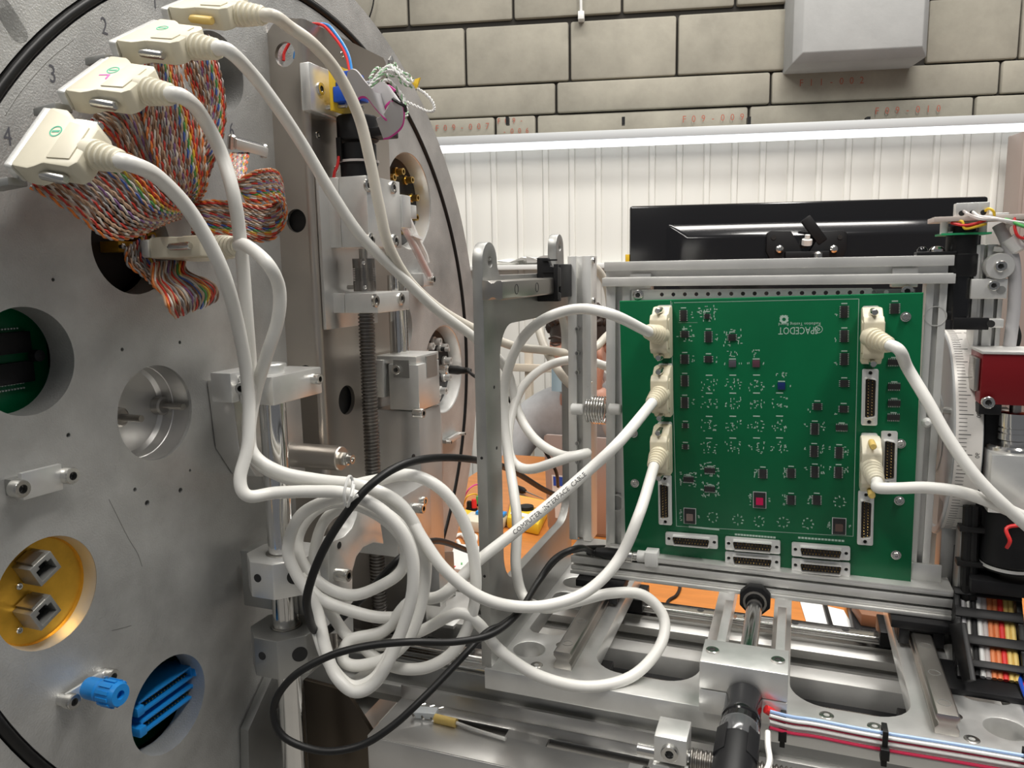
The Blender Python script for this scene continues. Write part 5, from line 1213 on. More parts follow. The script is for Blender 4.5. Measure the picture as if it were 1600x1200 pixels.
for x, lab in ((-.1735, 'long steel guide rail on the left of the base plate'), (.1085, 'long steel guide rail on the right of the base plate')):
    r = thing('guide_rail', lab, 'rail', (x, .68, ZB), 'guide rails on the base plate')
    part('rail', G().prism(rail_profile(.0155, .0155), .572, .806, lambda a, b, c: (x+a, c, ZB+b)), M['rail'], r, bevel=.0003)
    for y in (.588, .632, .678): part('rail_hole', G().lathe((x, y, ZB+.0156), (0, 0, 1), [(.0045, -.0005), (.0045, .0002), (.0038, .0002), (.0038, -.004), (0, -.004)], 18), M['gray'], r)
    zc = zb0-.0045
    k = thing('rail_carriage', lab.replace('long steel guide rail on', 'black linear carriage under the bar on'), 'carriage', (x, .72, ZB+.004), 'carriages under the frame bar')
    for s in (-1, 1): part('side', G().box(x+s*.0085, x+s*.018, .704, .750, ZB+.004, zc-.008), M['blackm'], k, bevel=.001)
    part('crown', G().box(x-.024, x+.024, .698, .752, zc-.0075, zc), M['blackm'], k, bevel=.001)
    part('end_seal', G().slab([(x-.0175, ZB+.004), (x-.009, ZB+.004), (x-.009, ZB+.0162), (x+.009, ZB+.0162), (x+.009, ZB+.004), (x+.0175, ZB+.004), (x+.0175, zc-.008), (x-.0175, zc-.008)], [], .700, .704, lambda a, b, c: (a, c, b)), M['black'], k, bevel=.0005)
# drive block with motor
db = thing('drive_block', 'split bright aluminium drive block at the front of the base plate', 'block', (XM, .56, ZB))
zm = ZB+.019; zt = ZB+.041
part('lower_half', G().box(-.0595, .0025, .545, .582, ZB+.0002, zm), M['alu'], db, bevel=.0008)
part('upper_half', G().box(-.0595, .0025, .545, .582, zm+.0006, zt), M['alu'], db, bevel=.0008)
for x in (-.052, -.005): socket_screw(db, (x, .563, zt-.0005), (0, 0, 1), .0050, .0022)
for x0, lab in ((-.0545, 'left'), (-.008, 'right')):
    sb = solo('guide_bar', G().box(x0, x0+.0075, .583, .708, ZB+.006, ZB+.020), M['alu'], f'square aluminium guide bar {lab} of the drive rod behind the split block', 'bar', (x0, .64, ZB+.006), bevel=.0006)
dr = thing('drive_rod', 'short steel drive rod between the split block and the frame bar', 'rod', (XM, .65, ZB+.02))
part('rod', G().cyl((XM+.002, .582, ZB+.024), (XM+.002, .712, ZB+.024), .0068, n=24), M['polish'], dr)
part('collar', G().lathe((XM+.002, .583, ZB+.024), (0, 1, 0), [(.0115, 0), (.0115, .008), (.008, .012)], 24), M['alu'], dr)
part('end_bearing', G().lathe((XM+.002, .699, ZB+.026), (0, 1, 0), [(.0145, 0), (.0145, .010)], 8, ph=math.pi/8), M['black'], dr, bevel=.0008)
part('inner_ring', G().lathe((XM+.002, .6985, ZB+.025), (0, 1, 0), [(.0085, -.0005), (.0105, -.0005), (.0105, .002), (.0085, .002)], 20, close=True), M['rail'], dr)
dm = thing('drive_motor', 'black cylindrical drive motor with clear sleeve pointing out of the split block', 'motor', (XM, .48, ZB))
ax = (XM+.003, .545, ZB+.019); Dv = Vector((-.02, -1, -.16)).normalized()
part('gearhead', G().lathe(ax, Dv, [(.0122, 0), (.0128, .002), (.0128, .022), (.0134, .023), (.0134, .027), (.0126, .028), (.0126, .040)], 36), M['blackg'], dm)
part('clear_sleeve', G().lathe(Vector(ax)+Dv*.034, Dv, [(.0132, 0), (.0138, .002), (.0138, .018), (.0130, .020), (.0128, .0)], 36), mat('clear_plastic_sleeve', (.07, .072, .075), .15, 0, coat=.5), dm)
part('body', G().lathe(Vector(ax)+Dv*.050, Dv, [(.0138, 0), (.0142, .003), (.0142, .085), (.013, .088)], 36), M['black'], dm)
for s in (-1, 1): part('clip', G().obox(Vector(ax)+Dv*.058+V(s*.0105, 0, .009), V(.0035, 0, -.003*s), Dv*.012, V(0, .0, .0016)), M['blackm'], dm, bevel=.0005)
part('white_lead', G().tube([Vector(ax)+Dv*.085+V(.017, 0, .006), Vector(ax)+Dv*.065+V(.021, 0, .004), Vector(ax)+Dv*.045+V(.019, 0, .0), Vector(ax)+Dv*.03+V(.018, 0, -.002)], .002, 8), M['cable'], dm)
# striped lead along the front edge
fw = thing('flat_lead', 'flat lead of red, white and blue wires along the front edge of the base plate', 'cable', (.08, .548, ZB-.006))
path = [(XM+.021, .536, ZB+.012), (.006, .5405, ZB+.008), (.022, .545, ZB+.006), (.06, .5455, ZB+.005), (.12, .5455, ZB+.006), (.18, .5455, ZB+.006), (.26, .546, ZB+.004)]
for i, (nm, mt) in enumerate((('blue_wire', 'paleblue'), ('white_wire', 'whitep'), ('red_wire', 'redp'), ('white_wire', 'whitep'), ('white_wire', 'cable'), ('red_wire', 'redp'), ('white_wire', 'whitep'))):
    part(nm, G().tube([V(x, y-.0016*(i % 2), z-.0023*i+.004) for x, y, z in path], .00125, 8), M[mt], fw)
for x in (.0, .066, .150):
    q = part('zip_tie', G().slab([(.5395, ZB-.0125), (.5515, ZB-.0125), (.5515, ZB+.0135), (.5395, ZB+.0135)], [[(.541, ZB-.0113), (.550, ZB-.0113), (.550, ZB+.0122), (.541, ZB+.0122)]], x-.0018, x+.0018, lambda a, b, c: (c, a, b)), M['rubber'], fw, bevel=.0003)
    part('tie_head', G().box(x-.0028, x+.0028, .536, .5415, ZB-.006, ZB+.002), M['rubber'], q, bevel=.0004)
part('red_splice', G().lathe((XM+.018, .538, ZB+.016), (.8, .3, -.5), [(.003, 0), (.0034, .004), (.002, .012)], 10), M['red'], fw)

# long X axis under the base plate
xa, xb = -.445, .30
la = thing('linear_axis', 'long horizontal linear axis of beams and steel rails under the base plate', 'linear axis', (XM, .66, -CAMZ))
part('front_beam', G().box(xa, xb, .600, .64, -.41, -.3655), M['gray'], la, bevel=.002)
part('beam_ledge', G().box(xa, xb, .594, .6005, -.3985, -.388), M['alux'], la, bevel=.0006)
profile(la, 'rear_beam', (xa, .760, -.398), (xb, .760, -.398), (0, 0, 1), (0, -1, 0), .046, .06, slots=2, mt='alux')
for y, z, w in ((.612, -.365, .016), (.788, -.375, .018)):
    r = part('axis_rail', G().prism(rail_profile(w, .0145), xa+.01, xb, lambda a, b, c: (c, y+a, z+b)), M['polish'], la, bevel=.0003)
    hp_ = None
    for i in range(16):
        x = xa+.03+i*.047
        if hp_ is None: hp_ = part('rail_hole', G().lathe((x, y, z+.0146), (0, 0, 1), [(.0034, -.0005), (.0034, .0002)], 14), M['socket'], r); x_0 = x
        else: again(hp_, r, (x-x_0, 0, 0))
tooth = None
part('toothed_strip', G().box(-.15, xb, .800, .806, -.390, -.3685), M['alux'], la)
for i in range(22):
    x = -.14+i*.0185
    if tooth is None: tooth = part('tooth_gap', G().box(x, x+.0075, .7995, .8065, -.3745, -.3680), M['dark'], la); x_0 = x
    else: again(tooth, la, (x-x_0, 0, 0))
for x, y in ((-.17, .612), (.11, .612), (-.17, .788), (.11, .788)):
    part('runner', G().box(x-.026, x+.026, y-.021, y+.021, ZB-.0335, ZB-.0185), M['black'], la, bevel=.001)
part('dark_cover', G().box(xa, xb, .66, .748, -.43, -.425), M['gray'], la)
part('inner_beam', G().box(xa, xb, .70, .722, -.40, -.372), M['alux'], la, bevel=.001)
part('inner_black_bar', G().box(xa, xb, .664, .690, -.41, -.386), M['blackm'], la, bevel=.001)  # black bar between the front beam and the inner beam
for x in (-.40, .26):
    for y in (.60, .79): part('leg', G().box(x-.02, x+.02, y-.02, y+.02, -CAMZ, -.425), M['alux'], la, bevel=.002)
for x in (-.40, .26): part('cross_beam', G().box(x-.022, x+.022, .57, .83, -.445, -.422), M['alux'], la, bevel=.001)
# slotted tray in front
ty = lambda u, v: PZ(u, v, -.398)
tyf, tyb = .530, .592
tray = thing('slotted_tray', 'grey metal tray with long black slots below the base plate', 'tray', (-.2, .56, -.44))
sl = []
for (u0, v0), (u1, v1) in (((690, 1121), (790, 1148)), ((857, 1157), (1012, 1196))):
    a, b = ty(u0, v0), ty(u1, v1); yc = (a.y+b.y)/2; sl.append(rrect(a.x, b.x, yc-.0058, yc+.0058, .0012, 3))
part('top', G().slab([(-.338, tyf), (-.02, tyf), (-.02, tyb), (-.338, tyb)], sl, -.401, -.398, mXY()), M['alub'], tray, bevel=.0004)
part('front_lip', G().box(-.338, -.02, tyf-.001, tyf+.004, -.445, -.3985), M['alub'], tray, bevel=.0015)
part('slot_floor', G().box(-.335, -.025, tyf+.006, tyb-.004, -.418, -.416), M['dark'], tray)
part('end_tab', G().box(-.115, -.082, .5405, .5645, -.3978, -.3962), M['alux'], tray, bevel=.0004)
for x in (-.101, ): socket_screw(tray, (x, .560, -.3962), (0, 0, 1), .003, .0012)
part('tray_wall', G().box(-.338, -.02, tyb, tyb+.003, -.43, -.385), M['alub'], tray)
for x in (-.32, -.06): part('tray_leg', G().box(x-.012, x+.012, tyf+.006, tyf+.03, -CAMZ, -.418), M['gray'], tray, bevel=.001)
# loose wire end with clear crimp and yellow sleeve on the tray
lw = thing('sleeved_wire', 'loose white wire with a yellow sleeve and clear crimp lying on the slotted tray', 'wire', ty(700, 1135))
h = .003
part('wire', G().tube([ty(712, 1134)+V(0, 0, h), ty(745, 1146)+V(0, 0, h), ty(790, 1160)+V(0, 0, h)], .0016, 8), M['cable'], lw)
part('sleeve', G().cyl(ty(680, 1127)+V(0, 0, h), ty(713, 1135)+V(0, 0, h), .0040, n=16), M['thumb'], lw)
r5 = random.Random(8); g = G()
c = ty(666, 1120)+V(0, 0, .004)
part('crimp_body', G().obox(c, V(.010, .002, 0), V(-.001, .0055, 0), V(0, 0, .003)), mat('clear_crimp', (.72, .76, .78), .15, 0, alpha=.7), lw, bevel=.001)
for i in range(6): p = c+V(-.009+(i % 3)*.009, (.008 if i < 3 else -.008), .001); part('crimp_pin', G().cyl(p, p+V(.003, .003 if i < 3 else -.003, 0), .0011, n=8), M['screw'], lw)
# lead screw in front with its clamp
zc = -.352; yc = .520
ls = thing('lead_screw', 'horizontal threaded lead screw in front of the base plate', 'screw', (0, yc, zc))
prof = []; x = -.062; pit = .0032
while x < .125: prof += [(.0060, x+.062), (.0076, x+.062+pit*.3), (.0076, x+.062+pit*.55), (.0060, x+.062+pit*.85)]; x += pit
part('thread', G().lathe((-.062, yc, zc), (1, 0, 0), prof, 18), M['rail'], ls, ang=25)
part('end_stub', G().cyl((-.100, yc, zc), (-.062, yc, zc), .0045, n=16), M['screw'], ls)
sc = thing('screw_clamp', 'small split aluminium clamp on the end of the horizontal lead screw', 'clamp', (-.073, yc, -.40))
part('upper_jaw', G().slab([(yc-.013, zc+.0015), (yc-.0062, zc+.0015), (yc-.0055, zc+.004), (yc, zc+.0065), (yc+.0055, zc+.004), (yc+.0062, zc+.0015), (yc+.013, zc+.0015), (yc+.013, zc+.021), (yc-.013, zc+.021)], [], -.086, -.063, lambda a, b, c: (c, a, b)), M['alu'], sc, bevel=.0007)
part('lower_jaw', G().slab([(yc-.013, zc-.0015), (yc-.013, zc-.046), (yc+.013, zc-.046), (yc+.013, zc-.0015), (yc+.0062, zc-.0015), (yc+.0055, zc-.004), (yc, zc-.0065), (yc-.0055, zc-.004), (yc-.0062, zc-.0015)], [], -.087, -.062, lambda a, b, c: (c, a, b)), M['alu'], sc, bevel=.0007)
socket_screw(sc, (-.0745, yc-.013, zc+.011), (0, -1, 0), .0062, .004)
# dark angle bracket joining the plate foot and the axis
pts = [PY(u, v, .548) for u, v in ((474, 1062), (540, 1080), (595, 1168), (600, 1230), (478, 1230))]
ab = thing('angle_bracket', 'dark flat angle bracket at the lower left end of the linear axis', 'bracket', (-.40, .55, pts[3].z))
part('plate', G().prism([(p.x, p.z) for p in pts], .548, .553, lambda a, b, c: (a, c, b)), mat('dark_bronze_plate', (.10, .08, .06), .35, .8), ab, bevel=.0006)
part('edge_flange', G().box(pts[0].x-.006, pts[0].x, .546, .60, pts[3].z, pts[0].z), M['gray'], ab, bevel=.0006)
# L-shaped sheet bracket behind the coil
lb = thing('sheet_bracket', 'small grey sheet-metal bracket with holes behind the cable coil', 'bracket', PD(690, 880, .86))
a, b, c, d = [PX(u, v, -.36) for u, v in ((668, 862), (708, 862), (712, 930), (668, 925))]
part('wall', G().slab([(a.y, a.z), (b.y, b.z), (c.y, c.z), (d.y, d.z)], [], -.362, -.3595, lambda p, q, s: (s, p, q)), M['gray'], lb, bevel=.0003)
e, f_ = PX(665, 868, -.355), PX(690, 925, -.355)
part('gusset', G().slab([(e.y, e.z), (f_.y, f_.z), (e.y, f_.z)], [], -.3595, -.34, lambda p, q, s: (s, p, q)), M['alux'], lb, bevel=.0003)
part('foot', G().box(-.42, -.33, a.y-.005, c.y+.01, c.z-.004, c.z), M['alux'], lb, bevel=.0003)
for u, v in ((674, 885), (678, 893), (692, 905)): p = PX(u, v, -.3595); part('hole_ring', G().lathe((-.3595, p.y, p.z), (1, 0, 0), [(.0035, 0), (.0035, .0006), (.0022, .0006), (.0022, -.0003)], 14), M['screw'], lb)

# ================================================================ RIGHT-HAND STAGE
def py(u, v, y): return PY(u, v, y)
# graduated dial wheel
xd0, xd1 = .1235, .1450; yd, zd, rd = .800, -.157, .0945
dl = thing('dial_wheel', 'white graduated dial wheel standing right of the board frame', 'dial', (xd0, yd, zd-rd))
part('wheel', G().lathe((xd0, yd, zd), (1, 0, 0), [(rd*.35, .002), (rd*.92, .002), (rd*.94, 0), (rd*.99, 0), (rd, .0008), (rd, xd1-xd0), (rd*.9, xd1-xd0), (rd*.9, .006), (rd*.35, .006)], 96, close=True), M['dialgrey'], dl, ang=40)
part('scale_tape', G().lathe((xd0, yd, zd), (1, 0, 0), [(rd+.0001, .0014), (rd+.0005, .0014), (rd+.0005, xd1-xd0-.0006), (rd+.0001, xd1-xd0-.0006)], 120, close=True), M['tape'], dl, ang=40)
part('hub', G().lathe((xd0-.012, yd, zd), (1, 0, 0), [(.02, 0), (.02, .012), (rd*.4, .013), (rd*.4, .02)], 32), M['dialgrey'], dl)
g = G()
for i in range(180):
    t = 2*math.pi*i/180; L = .0105 if i % 10 == 0 else (.0088 if i % 5 == 0 else .006)
    r_ = Vector((0, math.cos(t), math.sin(t))); tn = Vector((0, -math.sin(t), math.cos(t))); c = Vector((xd0+.0035+L/2, yd, zd))+r_*(rd+.0006)
    g.obox(c, V(L/2, 0, 0), tn*(.00022 if i % 5 else .0003), r_*.00005)
    if i % 10 == 0:
        n = str((i//10)*10 % 100) if i else '0'
        write(g, n, .0048, Vector((xd1-.0036, yd, zd))+r_*(rd+.0006), -tn if False else tn, V(-1, 0, 0), r_, .00005)
part('graduations', g, M['print'], dl, kind='stuff')
part('spoke_pin', G().cyl((xd0-.004, yd-.06, zd+.03), (xd0+.008, yd-.06, zd+.03), .003, n=12), M['screw'], dl)
for yy in (yd-.045, yd+.05): part('foot_block', G().box(xd0+.002, xd1-.002, yy-.012, yy+.012, ZB, zd-rd*.55), M['gray'], dl, bevel=.001)
# vertical slide column
ys = .745
x0, x1 = py(1524, 480, ys).x, py(1566, 480, ys).x
vs_ = thing('slide_column', 'light grey slotted slide column rising behind the red housing', 'column', ((x0+x1)/2, ys, ZB))
profile(vs_, 'profile', ((x0+x1)/2, ys, ZB), ((x0+x1)/2, ys, py(1540, 382, ys).z), (1, 0, 0), (0, -1, 0), x1-x0, .03, slots=2)
part('edge_strip', G().box(py(1519, 430, ys).x, x0, ys-.006, ys+.01, py(1520, 500, ys).z, py(1525, 383, ys).z), M['alux'], vs_, bevel=.0006)
part('rear_post', G().box(py(1545, 480, ys).x, py(1580, 480, ys).x, ys+.031, ys+.05, ZB, py(1540, 330, ys).z), M['alux'], vs_, bevel=.0006)
c = py(1562, 416, ys-.012)
wh = thing('slide_pulley', 'round flat aluminium pulley with hex socket on the slide column', 'pulley', c)
part('disc', G().lathe(c, (0, -1, 0), [(.0105, -.011), (.0108, 0), (.0102, .002), (.004, .002)], 36), M['alux'], wh)
socket_screw(wh, c+V(0, -.002, 0), (0, -1, 0), .0045, .003)
a, b = py(1518, 436, ys-.012), py(1573, 467, ys-.012)
sb = thing('slide_block', 'small aluminium slide block with two bolts on the slide column', 'block', (a.x, ys, b.z))
part('body', G().box(a.x, b.x, ys-.012, ys, b.z, a.z), M['alux'], sb, bevel=.0008)
c = py(1552, 446, ys-.012); socket_screw(sb, c, (0, -1, 0), .0042, .003)
c = py(1564, 453, ys-.012); part('dark_plug', G().lathe(c, (0, -1, 0), [(.0034, -.001), (.0034, .0006)], 16), M['gray'], sb)
a, b = py(1489, 496, ys-.012), py(1543, 515, ys-.012); c = py(1567, 512, ys-.012)
ib = thing('index_plate', 'small black index plate on a clear bracket over the dial wheel', 'plate', (a.x, ys, b.z))
part('black_plate', G().box(a.x, b.x, ys-.016, ys-.012, b.z, a.z), M['black'], ib, bevel=.0006)
part('bracket', G().box(b.x, c.x, ys-.014, ys-.0005, c.z, a.z-.001), M['alux'], ib, bevel=.0006)
c = py(1548, 506, ys-.016); part('screw', G().lathe(c, (0, -1, 0), [(.003, -.003), (.003, .001)], 14), M['dark'], ib)
solo('grey_hose', G().tube([py(1560, 352, ys+.0), py(1572, 376, ys-.004), py(1584, 410, ys-.004), py(1585, 470, ys-.004), py(1580, 520, ys-.002), py(1574, 560, ys)], .0048, 12), M['greyrib'], 'grey rubber hose running down beside the slide column', 'hose', py(1574, 560, ys), ang=60)
solo('black_hose', G().tube([py(1588, 508, ys+.01), py(1592, 525, ys+.008), py(1588, 542, ys+.006), py(1578, 550, ys+.006)], .002, 8), M['rubber'], 'short black hose loop behind the slide column', 'hose', py(1580, 548, ys))
# camera head with its boards on top
yk = .735
ch = thing('sensor_camera', 'small black camera hanging below two stacked circuit boards at upper right', 'camera', py(1505, 430, yk))
cc = py(1505, 400, yk); px_ = .655/1200
part('lens_barrel', G().lathe((cc.x, yk+.01, py(1505, 432, yk).z), (0, 0, 1), [(.0125, 0), (.0132, .002), (.0132, .018), (.0120, .019), (.0120, .034), (.0105, .0345), (.0105, .0415)], 28), M['black'], ch)
part('lower_tube', G().lathe((cc.x, yk+.01, py(1505, 500, yk).z), (0, 0, 1), [(.0105, 0), (.0105, .043)], 24), M['blackg'], ch)
zg = py(1505, 365, yk).z; zp = py(1505, 341, yk).z
a, b = py(1470, 365, yk).x, py(1548, 365, yk).x
q = part('lower_board', G().box(a, b, yk-.004, yk+.03, zg-.0010, zg+.0006), M['pcbe'], ch)
part('upper_board', G().box(py(1458, 340, yk).x, py(1640, 340, yk).x, yk-.006, yk+.03, zp-.0025, zp+.0015), mat('beige_board', (.55, .48, .44), .5), ch, bevel=.0004)
for u in (1476, 1537): part('standoff', G().cyl((py(u, 350, yk).x, yk+.002, zg), (py(u, 350, yk).x, yk+.002, zp), .003, n=12), M['whitep'], ch)
for u in (1503, 1520, 1537):
    c = py(u, 325, yk); s = part('white_connector', G().box(c.x-.0043, c.x+.0043, yk+.0, yk+.012, zp+.0015, zp+.0125), M['alux'], ch, bevel=.0006)
    part('wire_entry', G().lathe((c.x, yk, zp+.004), (0, -1, 0), [(.0022, -.001), (.0022, .0004)], 12), M['dark'], s)
for i in range(5): part('small_chip', G().box(a+.006+i*.006, a+.009+i*.006, yk+.002, yk+.006, zg+.0006, zg+.002), M['chip' if i % 2 else 'tin'], q)
def wires(lst):
    for nm, lab, mt, pts, r in lst: solo('lead_wire', G().tube([py(u, v, y) for u, v, y in pts], r, 8), M[mt], lab, 'wire', py(*pts[0]))
wires([('r', 'red lead between the two stacked boards at upper right', 'red', [(1486, 348, .732), (1505, 352, .728), (1522, 350, .728), (1540, 344, .733)], .0012),
       ('y', 'yellow lead between the two stacked boards at upper right', 'yellow', [(1488, 345, .733), (1503, 346, .729), (1508, 357, .728), (1530, 353, .728), (1540, 350, .733)], .0011),
       ('y2', 'yellow lead arching out of the white connectors', 'yellow', [(1539, 330, .736), (1545, 326, .730), (1552, 330, .728), (1554, 338, .730)], .0011),
       ('w', 'white lead sweeping right from the white connectors', 'whitep', [(1520, 331, .735), (1530, 338, .728), (1550, 340, .726), (1570, 344, .726), (1610, 350, .73)], .0012),
       ('b', 'pale pink lead sweeping right from the white connectors', 'clear', [(1506, 330, .735), (1516, 336, .727), (1535, 342, .725), (1558, 343, .725), (1605, 356, .73)], .0013),
       ('g', 'green lead leaving the picture at upper right', 'green', [(1560, 338, .733), (1578, 345, .728), (1600, 354, .726), (1630, 360, .73)], .0012),
       ('r2', 'red lead curling at the upper right edge', 'red', [(1585, 340, .73), (1586, 358, .727), (1592, 370, .727), (1606, 372, .73), (1620, 365, .735)], .0012)])
wcl = thing('white_cable_curl', 'white cable curl with plug at the upper right edge', 'cable', py(1585, 370, .74))
part('curl', G().tube([py(u, v, .742) for u, v in ((1552, 389), (1570, 390), (1590, 382), (1606, 366), (1604, 350), (1590, 346), (1575, 352), (1574, 366), (1586, 382), (1610, 390))], .0022, 8), M['cable'], wcl)
part('plug', G().lathe(py(1576, 372, .738), (.6, 0, -.8), [(.006, 0), (.006, .012), (.0035, .014)], 14), M['whitep'], wcl)
# red housing
yr_ = .700
a, b = py(1536, 553, yr_), py(1640, 636, yr_)
rh = thing('red_housing', 'dark red anodised housing at the right edge', 'housing', (a.x, yr_, b.z))
part('body', G().box(a.x, b.x, yr_, yr_+.045, b.z, a.z), M['redbox'], rh, bevel=.001)
part('top_plate', G().box(a.x-.001, b.x, yr_-.001, yr_+.046, a.z, a.z+.0022), M['alux'], rh, bevel=.0003)
c = py(1543, 628, yr_-.004); socket_screw(rh, c, (0, -1, 0), .0048, .004)
part('edge_strip', G().box(a.x-.004, a.x-.0005, yr_+.004, yr_+.03, b.z+.01, a.z-.004), M['rail'], rh, bevel=.0003)
part('black_foot', G().box(a.x, py(1565, 640, yr_).x, yr_, yr_+.04, py(1550, 648, yr_).z, b.z), M['black'], rh, bevel=.0005)
solo('support_gusset', G().prism([(p.x, p.z) for p in (py(1536, 648, .73), py(1563, 648, .73), py(1536, 706, .73))], .728, .733, lambda a, b, c: (a, c, b)), M['gray'], 'dark triangular gusset under the red housing', 'bracket', py(1540, 690, .73), bevel=.0004)
# coupling and gearbox below
cx = py(1588, 665, .705).x; z1 = py(1588, 645, .705).z; z0 = py(1588, 690, .705).z
sc2 = thing('steel_coupling', 'bright grooved steel coupling below the red housing', 'coupling', (cx, .71, z0))
hgt = z1-z0
part('body', G().lathe((cx, .712, z0), (0, 0, 1), [(.0098, 0), (.0118, .001), (.0118, hgt*.26), (.0106, hgt*.27), (.0106, hgt*.31), (.0118, hgt*.32), (.0118, hgt*.44), (.0106, hgt*.45), (.0106, hgt*.49), (.0118, hgt*.5), (.0118, hgt*.96), (.010, hgt)], 36), M['polish'], sc2)
part('shaft', G().cyl((cx, .712, z0-.012), (cx, .712, b.z), .0042, n=16), M['rail'], sc2)
zt = py(1588, 712, .69).z; x0 = py(1546, 760, .69).x
gb = thing('gearbox', 'grey square gearbox with round flange at the right edge', 'gearbox', (cx, .71, zt-.05))
part('body', G().box(x0, cx+.03, .69, .735, zt-.048, zt), M['alu'], gb, bevel=.001)
part('flange', G().lathe((cx, .712, zt), (0, 0, 1), [(.018, 0), (.018, .003), (.0165, .0045), (.0095, .0045), (.0095, .008), (.005, .009), (.005, .012)], 36), M['polish'], gb)
part('motor', G().lathe((cx+.004, .712, zt-.048), (0, 0, -1), [(.0215, 0), (.0215, .045), (.020, .047), (.020, .052)], 36), M['black'], gb)
part('motor_band', G().lathe((cx+.004, .712, zt-.098), (0, 0, -1), [(.0205, -.0025), (.0212, -.0025), (.0212, .0), (.0205, .0)], 36, close=True), M['alux'], gb)
solo('motor_lead', G().tube([py(1573, 856, .685), py(1578, 845, .683), (cx-.004, .688, zt-.058), (cx+.02, .688, zt-.054)], .0015, 8), M['red'], 'red lead on the black motor at the right edge', 'wire', py(1573, 856, .685))
a, b = py(1518, 905, .695), py(1640, 940, .695)
sh = thing('motor_shelf', 'flat black shelf under the motor at the right edge', 'shelf', (a.x, .72, ZB))
part('shelf_plate', G().box(a.x, b.x, .695, .76, b.z, a.z), M['black'], sh, bevel=.001)
part('shelf_leg', G().box(a.x+.008, a.x+.026, .742, .758, ZB, b.z), M['black'], sh, bevel=.001)
# dark uprights beside the dial
a, b = py(1496, 905, .715), py(1517, 905, .715)
up = thing('cable_post', 'grey upright post with black hoses strapped to it right of the frame', 'post', (a.x, .72, ZB))
zt = py(1500, 795, .715).z
part('post', G().box(a.x, b.x+.002, .715, .735, ZB, zt-.02), M['gray'], up, bevel=.0008)
part('black_back', G().box(b.x+.002, b.x+.022, .718, .74, ZB+.02, py(1530, 640, .72).z), M['black'], up, bevel=.0008)
for k, u in enumerate((1509, 1519)): part('hose', G().tube([py(u+4, 790, .712), py(u+2, 840, .710), py(u, 890, .710), py(u-1, 935, .712)], .0042, 10), M['rubber'], up)
for v in (826, 880): c = py(1513, v, .708); part('strap', G().box(a.x-.003, b.x+.014, .7045, .716, c.z-.0022, c.z+.0022), M['rubber'], up, bevel=.0005)
# black flexible energy chain carrying coloured wires
ec = thing('energy_chain', 'black energy chain full of coloured wires on the right of the base plate', 'cable chain', (.155, .66, ZB))
ctr = [py(1541, 925, .716), py(1543, 955, .704), py(1546, 998, .684), py(1549, 1038, .664), py(1551, 1068, .650)]
P = catmull(ctr, 2); hw = .0225; up_ = []
for i in range(len(P)-1):
    a, b = P[i], P[i+1]; d = (b-a); n = V(0, -d.z, d.y).normalized(); n = n if n.y < 0 else -n; m = (a+b)/2
    for s in (-1, 1): part('side_link', G().obox(m+V(s*hw, 0, 0)-n*.006, V(.0022, 0, 0), d*.56, n*.0105), M['black'], ec, bevel=.0008)
    if i in (0, 2, 4, 6): part('crossbar', G().obox(m+n*.0045, V(hw+.002, 0, 0), d*.36, n*.0014), M['black'], ec, bevel=.0006)
M['orange'] = mat('orange_insulation', (.70, .22, .08), .4)
cols = ['greyrib', 'gray', 'black', 'whitep', 'clear', 'orange', 'orange', 'red', 'thumb', 'thumb']
for k, cn in enumerate(cols):
    x = -hw*.78+k*hw*1.56/9
    part('chain_wire', G().tube([p+V(x, .004, .002) for p in P], .0021, 7), M[cn], ec)
q = P[-1]; part('end_mount', G().prism(rrect(q.x-hw-.022, q.x+hw+.004, q.y-.018, q.y+.03, .008), ZB+.0001, ZB+.005, mXY()), M['black'], ec, bevel=.001)
a = P[0]
part('upper_mount', G().box(a.x-hw+.001, a.x-hw+.012, a.y+.004, a.y+.03, ZB+.01, a.z+.03), M['black'], ec, bevel=.001)
part('side_cover', G().prism([(p.y, p.z) for p in (PX(1480, 975, .128), PX(1500, 972, .128), PX(1515, 1062, .128), PX(1502, 1066, .128))], .1285, .1325, lambda p, q, s: (s, p, q)), M['black'], ec, bevel=.0006)
# coloured loom at the right edge
lm = thing('wire_loom', 'loom of red blue and yellow wires at the right edge near the energy chain', 'cable', PZ(1590, 1050, ZB+.01))
for i, cn in enumerate(('whitep', 'yellow', 'red', 'redp', 'blued')):
    part('loom_wire', G().tube([PZ(1575+i*3, 985, ZB+.02), PZ(1582+i*3-i, 1020+i*4, ZB+.012), PZ(1592+i, 1050+i*5, ZB+.008), PZ(1612, 1085+i*6, ZB+.006)], .0016, 7), M[cn], lm)
part('loom_tie', G().obox(PZ(1590, 1022, ZB+.016), V(.009, -.003, 0), V(.0008, .0025, 0), V(0, 0, .003)), M['rubber'], lm)
# button-head bolt and small knob on the frame top right
c = PY(1460, 393, .738)
kn = thing('frame_top_bolt', 'black flange with a bright round bolt on the top right of the frame', 'bolt', c)
part('flange', G().box(c.x-.014, c.x+.016, .732, .750, ztop, ztop+.0032), M['black'], kn, bevel=.0008)
for dx_, r_ in ((-.009, .0042), (.002, .0062)): part('bolt_head', G().lathe((c.x+dx_, .739, ztop+.0032), (0, 0, 1), [(r_, 0), (r_*.95, .002), (r_*.6, .004), (0, .0046)], 18), M['polish' if dx_ > 0 else 'blackg'], kn)

